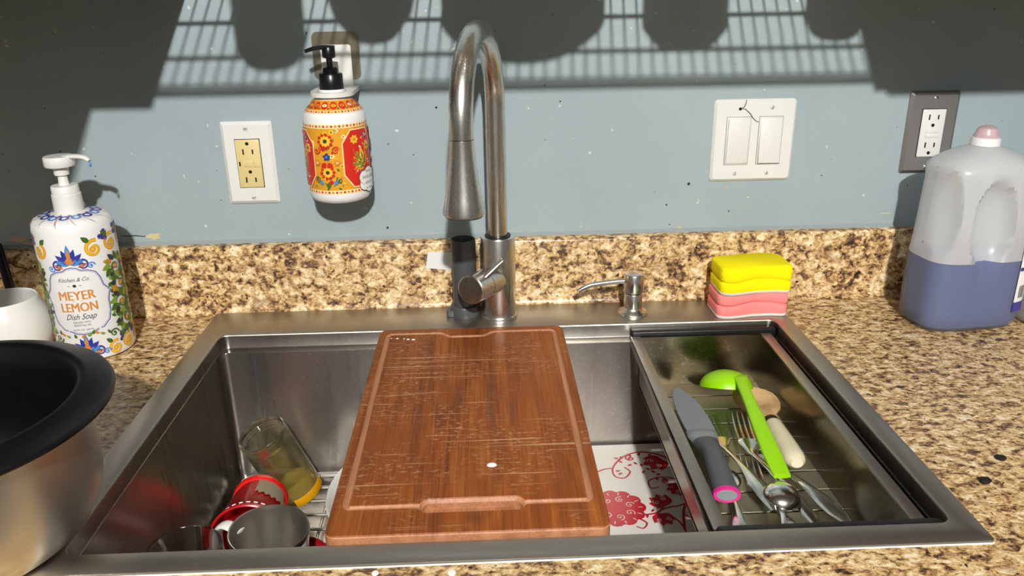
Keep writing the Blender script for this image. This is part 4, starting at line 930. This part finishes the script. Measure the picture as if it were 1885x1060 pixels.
cutc = part('c3', prism(ri, .305, .33), 'white', None); bpy.context.view_layer.update(); boolean(rg_o, [cutc]); bm.free()
ho_('gusset', box(.1980, .2040, YW - .02, YW - .0035, .3185, .334, .001), 'white')

# ================================================================== dish soap bottle at the left
LX, LY, LR = -.1243, -.1040, .0465
lb = thing('dish_soap_bottle', (LX, LY, 0), 'white dish soap bottle with blue floral print and white pump on the counter', 'soap bottle')
def lp(name, g, mt, par=lb, sharp=40): return at_parent(part(name, g, mt, par, sharp), lb)
lp('body', lathe([(0, .0005), (.040, .0005), (.0448, .003), (LR, .008), (LR, .170), (.0455, .1765), (.0425, .1815), (.037, .1842), (.020, .1872), (.0155, .1885)], 72, LX, LY), 'bottle')
ribs = [(.0155, .186)]
lp('cap', lathe([(.0163, .1875), (.0170, .188), (.0168, .2095), (.0158, .2105), (.0155, .2195), (.0148, .2205), (.006, .2208)], 44, LX, LY), 'white')
lp('stem', lathe([(.0068, .2205), (.0060, .222), (.0052, .2330), (.0085, .2335), (.0088, .2425), (.0075, .2435)], 24, LX, LY), 'white')
lp('pump_head', lathe([(.0075, .2430), (.0165, .2440), (.0175, .2455), (.0175, .2545), (.0165, .2565), (0, .2575)], 36, LX, LY), 'white')
lp('nozzle', sweep(smooth_path([(LX + .006, LY, .2545), (LX + .020, LY - .003, .2560), (LX + .034, LY - .006, .2550), (LX + .0395, LY - .007, .2510)], 6), lerp_list([.0075, .0060, .0048, .0030], 19), lerp_list([.0032, .0030, .0028, .0022], 19), 14, True, (0, 0, 1)), 'white')
lp('soap_drop', lathe([(0, -.0045), (.0014, -.003), (.0016, -.0015), (.0008, .0015), (0, .003)], 12, LX + .0397, LY - .007, .2475), 'p_sky')
LPH = math.radians(12)
pr = Print(cylmap(LX, LY, LR, LPH)); rg = random.Random(5)
# shield outline
def shield(k):
    top = [(0, .1275), (.006, .1265), (.010, .1235), (.018, .1225), (.0265, .1185), (.0305, .111), (.033, .100), (.0385, .0930), (.0405, .0905), (.0385, .0875), (.036, .079), (.0355, .064), (.032, .053), (.024, .0455), (.014, .0425), (.008, .0400), (0, .0390)]
    pts = [(u * k, .084 + (v - .084) * k) for u, v in top]; return pts + [(-u, v) for u, v in pts[-2:0:-1]]
pr.stroke(shield(1.0), .0011, 'p_violet', None, True, 8e-5); pr.stroke(shield(.962), .0004, 'p_violet', None, True, 8e-5)
pr.text('Kitchen & Co.', 0, .1095, .0052, 'p_dark', .45, .036); pr.ell(0, .1040, .0022, .0020, 0, 'p_dark', 8, 1e-4); pr.stroke([(-.008, .104), (-.005, .104)], .0006, 'p_dark'); pr.stroke([(.005, .104), (.008, .104)], .0006, 'p_dark')
[pr.text('MEYER', du, .0855, .0120, 'p_text', 0, .042) for du in (-.0004, 0, .0004)]; pr.stroke([(-.006, .0838), (.006, .0838)], .0005, 'p_text'); [pr.text('LEMON', du, .0700, .0120, 'p_text', 0, .042) for du in (-.0004, 0, .0004)]
pr.text('Dish Soap', 0, .0595, .0078, 'p_dark', .5, .036); pr.text('INFUSED WITH', 0, .0545, .0026, 'p_dark', 0, .020); pr.text('ESSENTIAL OIL', 0, .0505, .0026, 'p_dark', 0, .020); pr.text('16.9 FL OZ  500 ML', 0, .0445, .0023, 'p_dark', 0, .024)
def palmette(u, v, s_):      # blue plume over scrolls
    for a, l, c in ((PI / 2, .026, 'p_sky'), (PI / 2 + .35, .021, 'p_blue'), (PI / 2 - .35, .021, 'p_blue'), (PI / 2 + .85, .020, 'p_violet'), (PI / 2 - .85, .020, 'p_violet'), (PI / 2 + 1.25, .019, 'p_sky'), (PI / 2 - 1.25, .019, 'p_sky')): pr.leaf(u, v, l * s_, .0040 * s_, a, c)
    pr.leaf(u, v + .006 * s_, .014 * s_, .0024 * s_, PI / 2, 'p_orange'); pr.leaf(u, v, .010 * s_, .0055 * s_, -PI / 2 + PI, 'p_orange')
    for s2 in (-1, 1):
        pr.scroll(u + s2 * .014 * s_, v - .001, .0068 * s_, PI / 2, 'p_violet', 1.25, .0024 * s_, -s2); pr.scroll(u + s2 * .023 * s_, v - .004 * s_, .0048 * s_, 0, 'p_sky', 1.2, .0018 * s_, s2); pr.leaf(u + s2 * .008 * s_, v - .004 * s_, .013 * s_, .0026 * s_, PI / 2 - s2 * 1.2, 'p_orange')
palmette(0, .1310, 1.0)
def yscroll(u, v, s_, hand):
    pr.scroll(u, v, .0098 * s_, 1.2, 'p_gold', 1.35, .0042 * s_, hand); pr.scroll(u, v, .0098 * s_, 1.2, 'p_yellow', 1.35, .0018 * s_, hand)
    pr.leaf(u + hand * .006 * s_, v + .009 * s_, .015 * s_, .0032 * s_, PI / 2 - hand * 1.1, 'p_orange'); pr.leaf(u - hand * .004 * s_, v + .008 * s_, .010 * s_, .0030 * s_, PI / 2 + hand * .8, 'p_green')
    for k in range(8): pr.ell(u + hand * (.012 + rg.uniform(-.004, .004)) * s_, v + (.012 + rg.uniform(-.005, .005)) * s_, .0024 * s_, .0024 * s_, 0, 'p_blue' if k % 3 else 'p_violet', 9)
for u, v, s_, h_ in ((.030, .1470, 1.15, 1), (.055, .1490, 1.2, 1), (-.038, .1475, 1.1, -1), (-.062, .15, 1., 1), (.034, .0135, 1., 1), (.054, .0165, 1.1, 1), (-.05, .015, .9, -1), (.08, .15, 1., 1), (.078, .018, 1., 1)): yscroll(u, v, s_, h_)
palmette(0, .0155, .95); palmette(.07, .04, .0001)
# leafy field on both sides of the shield
for s2 in (-1, 1):
    for k in range(4):
        v = .118 - k * .024; u = s2 * (.054 + .004 * (k % 2)); pr.scroll(u, v, .0115, 1.0 + k, 'p_green', 1.3, .0028, s2 * (1 if k % 2 else -1)); pr.flower(u, v, .0042, 'p_orange', 'p_yellow', 6)
        for q in range(12):
            a = q * .55 + k; pr.leaf(u + .0085 * math.cos(a), v + .0085 * math.sin(a), .0125, .0036, a + .7, ('p_green', 'p_lime', 'p_green', 'p_dark')[q % 4] if q != 4 else 'p_orange')
    for k in range(5):
        v = .126 - k * .022; u = s2 * (.068 + .003 * math.sin(k)); pr.flower(u, v, .0055, 'p_lime', 'p_gold', 6, k); pr.leaf(u, v, .011, .003, 2.2, 'p_green'); pr.leaf(u, v, .011, .003, -.8, 'p_orange')
    for k in range(12): pr.leaf(s2 * (.0425 + .003 * math.sin(k * 2.)), .04 + k * .0075, .0068, .0020, k * 1.3, ('p_green', 'p_lime')[k % 2])
pr.scroll(.034, .0335, .006, 0, 'p_green', 1.2, .002); pr.scroll(-.034, .0335, .006, 0, 'p_green', 1.2, .002, -1)
for k in range(10): pr.leaf(-.03 + k * .0066, .0365 + .002 * math.cos(k), .0065, .0018, PI / 2 + math.sin(k) * 1.2, ('p_green', 'p_orange', 'p_lime')[k % 3])
at_parent(pr.build('printed_label', lb), lb)
def shmap(u, v, L):      # sloping top of the bottle, v = radius
    zt = .1842 + (.1872 - .1842) * (.037 - v) / .017 + .0003 + L; return Vector((LX + v * math.sin(LPH + u), LY - v * math.cos(LPH + u), zt))
pr = Print(shmap)
for k in range(14):
    u = 2 * PI * k / 14
    pr.ell(u, .030, .2, .0062, 0, ('p_blue', 'p_sky')[k % 2]); pr.ell(u, .030, .09, .0030, 0, 'p_white'); pr.ell(u + .22, .0335, .10, .0022, .2, 'p_orange'); pr.ell(u + .22, .0245, .11, .0025, 0, 'p_violet'); pr.ell(u + .1, .0270, .06, .0012, .4, 'p_gold')
at_parent(pr.build('shoulder_print', lb), lb)

# ================================================================== blue detergent bottle (right)
BX, BY = 1.0380, -.0950
BROT = .10
db = thing('detergent_bottle', (BX, BY, 0), 'large translucent bottle half full of blue liquid with pink cap on the counter', 'bottle', rot=(0, 0, BROT)); db.scale = (1, 1, .965)
NB = 160
def brg(z, hw, hd, ex=.55, dxo=0., shrink=0., carve=True):
    out = []
    for i in range(NB):
        q = 2 * PI * i / NB; x = math.copysign(abs(math.cos(q)) ** ex, math.cos(q)) * (hw - shrink); yv = math.copysign(abs(math.sin(q)) ** ex, math.sin(q)) * (hd - shrink)
        if carve:
            # grip hollow on the front face, right of a raised handle ridge
            if yv < 0:
                d2 = ((x + .004) / .030) ** 2 + ((z - .152) / .060) ** 2
                if d2 < 1: yv += .024 * (1 - d2) ** .5
                d3 = ((x + .064) / .017) ** 2 + ((z - .172) / .058) ** 2
                if d3 < 1: yv += .022 * (1 - d3) ** .6
            else:
                d2 = ((x + .004) / .030) ** 2 + ((z - .152) / .060) ** 2
                if d2 < 1: yv -= .020 * (1 - d2) ** .5
        out.append((x + dxo, yv, z))
    return out
prof_b = [(.0005, .058, .034), (.003, .066, .041), (.010, .0705, .045), (.03, .0712, .046), (.06, .0715, .046), (.09, .0712, .046)] + [(.10 + k * .01, .0708 - .0012 * k + .00002 * k * k, .0455) for k in [1 + .5 * q for q in range(20)]] + [(.21, .0605, .0455), (.218, .0615, .0455), (.226, .0612, .0445), (.233, .0575, .041), (.241, .046, .034), (.247, .033, .026), (.2505, .0200, .0195), (.252, .0165, .0165), (.262, .0160, .0160)]
def ex_at(z): return .55 if z < .225 else .55 + (z - .225) / .027 * .45 if z < .252 else 1.
rings = [brg(z, a, b, ex_at(z), -.004 * max(0, (z - .12)) / .1) for z, a, b in prof_b]
LIQ = .1015
lo = [r for r in rings if r[0][2] < LIQ - .001]; hi = [r for r in rings if r[0][2] > LIQ + .001]; midr = brg(LIQ, .0708, .0456, .55, 0)
part('shell', loft([midr] + hi, False, True), 'shell', db, 50); part('wet_shell', loft(lo + [midr], True, False), 'shell_wet', db, 50)
rings = [brg(z, a, b, .55, 0, .0022) for z, a, b in prof_b if z < LIQ] + [brg(LIQ, .0708, .0458, .55, 0, .0022)]
rings[0] = [(x, y, .003) for x, y, z in rings[0]]; rings[1] = [(x, y, .0045) for x, y, z in rings[1]]
part('liquid', loft(rings), 'liquid', db, 50)
part('neck_ring', lathe([(.0160, .252), (.0178, .2525), (.0178, .256), (.0172, .2625), (.015, .263)], 36, -.0055, 0), 'bottle', db)
part('cap', lathe([(.0150, .2615), (.0150, .265), (.0135, .267), (.0130, .2705), (.0110, .2745), (.006, .277), (0, .2775)], 30, -.0055, 0), 'pinkcap', db)
# label wrapped on the right end
lab = []
for z0, z1, mt, off in ((.075, .163, 'p_white', 0), (.068, .074, 'p_blue', 0), (.020, .067, 'p_white', 0), (.004 + .008, .019, 'p_blue', 0)):
    pass
def bside(z, q0, q1, n, off):
    out = []
    for i in range(n + 1):
        q = q0 + (q1 - q0) * i / n; a, b = .0715, .0462; x = math.copysign(abs(math.cos(q)) ** .55, math.cos(q)) * (a + off); yv = math.copysign(abs(math.sin(q)) ** .55, math.sin(q)) * (b + off); out.append(Vector((x, yv, z)))
    return out
def bandmesh(z0, z1, q0, q1, off, n=64):
    A = bside(z0, q0, q1, n, off); B = bside(z1, q0, q1, n, off); return A + B, [[i, i + 1, n + 2 + i, n + 1 + i] for i in range(n)]
q0, q1 = -1.16, .6
lbl = mk('label', *bandmesh(.042, .155, q0, q1, .0018), 'p_white', db)
mk('label_stripe', *bandmesh(.0875, .0925, q0, q1, .0022), 'p_blue', lbl); mk('label_base', *bandmesh(.028, .0415, q0, q1, .0018), 'p_violet', db)
V, F = [], []
for k in range(13):
    V, F = merge((V, F), bandmesh(.100 + k * .0034, .1012 + k * .0034, q0 + .05, q0 + .45 + .08 * math.sin(k * 2.3), .0022, 6))
for k in range(9): V, F = merge((V, F), bandmesh(.048, .066, q0 + .10 + k * .03, q0 + .10 + k * .03 + (.010 if k % 3 else .018), .0022, 2))
V, F = merge((V, F), bandmesh(.147, .152, q0 + .05, q0 + .12, .0022, 3), bandmesh(.147, .152, q0 + .16, q0 + .22, .0022, 3))
mk('label_print', V, F, 'p_dark', lbl)['kind'] = 'stuff'

# second frosted jug at the right edge
jg = thing('frosted_jug', (1.175, -.075, 0), 'frosted white plastic jug at the right edge beside the detergent bottle', 'jug')
rings = []
for z, hw, hd in ((.0005, .046, .066), (.004, .052, .073), (.012, .055, .076), (.16, .055, .076), (.185, .052, .072), (.205, .040, .056), (.22, .024, .03), (.228, .016, .016), (.245, .016, .016)):
    ex = .45 if z < .2 else .45 + (z - .2) / .028 * .55 if z < .228 else 1
    rings.append([(1.1725 + math.copysign(abs(math.cos(q)) ** ex, math.cos(q)) * hw, -.076 + math.copysign(abs(math.sin(q)) ** ex, math.sin(q)) * hd, z) for q in [2 * PI * i / 48 for i in range(48)]])
at_parent(part('jug_body', loft(rings), 'jug', jg, 50), jg)
at_parent(part('cap', lathe([(.0175, .243), (.018, .244), (.018, .262), (.0165, .2635), (0, .264)], 30, 1.1725, -.076), 'white', jg), jg)

# ================================================================== left: cooking pot, white cup, black handle
PX, PY, PZ = -.066, -.511, RT + .0003
pot = thing('cooking_pot', (PX, PY, 0), 'brushed steel multicooker pot with black rim at the left edge', 'pot')
rings = [(0, .0), (.082, .0), (.095, .004), (.106, .012), (.1145, .026), (.1195, .045), (.1205, .065), (.119, .095), (.1165, .118), (.1165, .122)]
at_parent(part('pot_body', lathe([(r, PZ + z) for r, z in rings], 96, PX, PY), 'pot', pot, 50), pot)
rings = [(.1165, .119), (.1395, .1200), (.1420, .1215), (.1428, .1240), (.1418, .1262), (.139, .1275), (.122, .1330), (.117, .1335), (.1135, .131), (.1125, .126), (.1105, .124), (.1105, .116), (.1095, .114), (.113, .09), (.1165, .06), (.114, .035), (.104, .014), (.085, .005), (0, .004)]
at_parent(part('nonstick_liner', lathe([(r, PZ + z) for r, z in rings], 96, PX, PY), 'nonstick', pot, 50), pot)
CX_, CY_ = -.2285, -.108
wcup = part('white_cup', lathe([(0, .0005), (.034, .0005), (.040, .003), (.047, .014), (.0505, .030), (.0495, .046), (.0445, .061), (.0395, .071), (.0385, .0745), (.0372, .076), (.0355, .0745), (.0370, .068), (.0430, .056), (.0470, .042), (.0475, .03), (.042, .012), (.03, .005), (0, .0045)], 64, CX_, CY_), 'ceramic', None, 60)
tag(wcup, 'rounded white ceramic cup behind the cooking pot', 'cup')
st = thing('spatula', (-.246, -.051, 0), 'thin black utensil handle leaning against the backsplash behind the white cup', 'utensil')
g = sweep(smooth_path([(-.2885, .0050, .114), (-.2855, -.0010, .105), (-.262, -.0340, .046), (-.2505, -.0490, .018)], 5), lerp_list([.0052, .0062, .0064, .0066, .0066], 16), lerp_list([.0052, .0062, .0064, .0062, .0050], 16), 14); at_parent(part('handle', g, 'black', st), st)
g = sweep([(-.252, -.0470, .022), (-.2445, -.0530, .0045)], [.009, .011], [.003, .0025], 12); at_parent(part('blade', g, 'black', st), st)

# crumbs on the counter
for i, (x, yv, r, lb_) in enumerate(((.8925, -.4365, .0050, 'black crumb on the counter, the farther of two right of the sink'), (.8548, -.4732, .0058, 'black crumb on the counter, the nearer of two right of the sink'))):
    rr = random.Random(i + 3); bm = bmesh.new(); bmesh.ops.create_icosphere(bm, subdivisions=2, radius=r)
    for v in bm.verts: v.co *= .8 + .35 * rr.random(); v.co.z = max(v.co.z * .45 + r * .36, 0)
    tag(frombm('crumb', bm, 'crumb', None, 60, loc=(x, yv, .0001)), lb_, 'crumb', 'dark crumbs on the counter')
for x, yv, r, lb_ in ((.357, -.5705, .0035, 'white crumb below the cutting board on the counter edge'), (.295, -.5675, .003, 'white speck on the counter left of the front centre')):
    tag(part('white_crumb', lathe([(r, 0), (r * .9, r * .3), (0, r * .5)], 9), 'suds', None, loc=(x, yv, .0001)), lb_, 'crumb', 'white crumbs on the counter')

# ================================================================== above the frame: cabinets, wire shelf and dishes that shade the wall
def cabinet(label, x0, x1, z0, door_open=None):
    t = thing('wall_cabinet', ((x0 + x1) / 2, -.15, z0), label, 'cabinet', 'wall cabinets')
    A = lambda n_, g, mt='cab', par=t: at_parent(part(n_, g, mt, par), t)
    A('body', box(x0, x1, -.305, YW - .0005, z0, CEZ - .15)); return t, A
c1, A1 = cabinet('brown wall cabinet with one door swung open at the upper left of the wall', -.95, .022, .452)
A1('door', box(-.94, -.50, -.325, -.306, .455, 1.36, .003)); dq = [(-.066, -.307), (-.047, -.307), (-.028, -.760), (-.047, -.761)]; A1('door', loft([[(x, y, .452) for x, y in dq], [(x, y, 1.36) for x, y in dq]]))
c2, A2 = cabinet('brown wall cabinet with closed doors at the upper right of the wall', .878, 1.85, .456)
for x in (.89, 1.37): A2('door', box(x, x + .46, -.325, -.306, .459, 1.36, .003))
ws_ = thing('wire_shelf', (.45, -.14, .478), 'wire shelf hung between the two wall cabinets above the sink', 'shelf')
SZ = .4805
k = 0; x = .034
g0 = tube([(0, -.307, 0), (0, YW - .001, 0)], .0013, 6); wm = None
while x < .872:
    if wm is None: o = part('wire', g0, 'wire', ws_); wm = o.data
    else: o = bpy.data.objects.new('wire', wm); COL.objects.link(o); o.parent = ws_
    o.location = (x, 0, SZ); o.matrix_parent_inverse = Matrix.Translation(-Vector(ws_.location)); x += .0160
for yv, r, dz in ((-.307, .0040, -.010), (-.307, .0020, -.002), (-.235, .0026, -.004), (-.146, .0026, -.004), (.012, .003, -.004)):
    at_parent(part('rail', tube([(.0222, yv, SZ + dz), (.8775, yv, SZ + dz)], r, 10), 'wire', ws_), ws_)
def dish(name, label, x, y, prof, cat, mt='ceramic'):
    o = part(name, lathe([(r, SZ + .0025 + z) for r, z in prof], 40, x, y), mt, None, 50); tag(o, label, cat); return o
def cupp(r, h): return [(0, 0), (r * .8, 0), (r, h * .15), (r, h), (r * .93, h), (r * .93, h * .15), (0, .006)]
def bowlp(r, h): return [(0, 0), (r * .45, 0), (r * .75, h * .3), (r, h), (r * .96, h), (r * .7, h * .35), (0, .008)]
dish('shelf_mug', 'white mug standing leftmost on the wire shelf above the sink', .160, -.252, cupp(.041, .10), 'mug')
dish('shelf_bowl', 'white bowl standing second from the left on the wire shelf', .275, -.195, bowlp(.062, .08), 'bowl')
dish('shelf_pot', 'steel saucepan standing in the middle of the wire shelf', .455, -.200, cupp(.098, .11), 'saucepan', 'pot')
dish('shelf_bowl', 'deep white bowl standing right of the saucepan on the wire shelf', .650, -.215, cupp(.052, .09), 'bowl')
dish('shelf_mug', 'white mug standing rightmost on the wire shelf above the sink', .835, -.205, cupp(.038, .10), 'mug')

# ================================================================== ceiling lamp
lm = thing('ceiling_lamp', (LAMP.x, LAMP.y, CEZ), 'small bare ceiling bulb in a white holder behind the viewer', 'lamp')
at_parent(part('holder', lathe([(0, CEZ - .0005), (.06, CEZ - .0005), (.06, CEZ - .012), (.03, CEZ - .02), (.02, CEZ - .024)], 32, LAMP.x, LAMP.y), 'white', lm), lm)
bm = bmesh.new(); bmesh.ops.create_icosphere(bm, subdivisions=2, radius=LAMP_R)
at_parent(frombm('bulb', bm, 'glow', lm, 80, loc=tuple(LAMP)), lm)
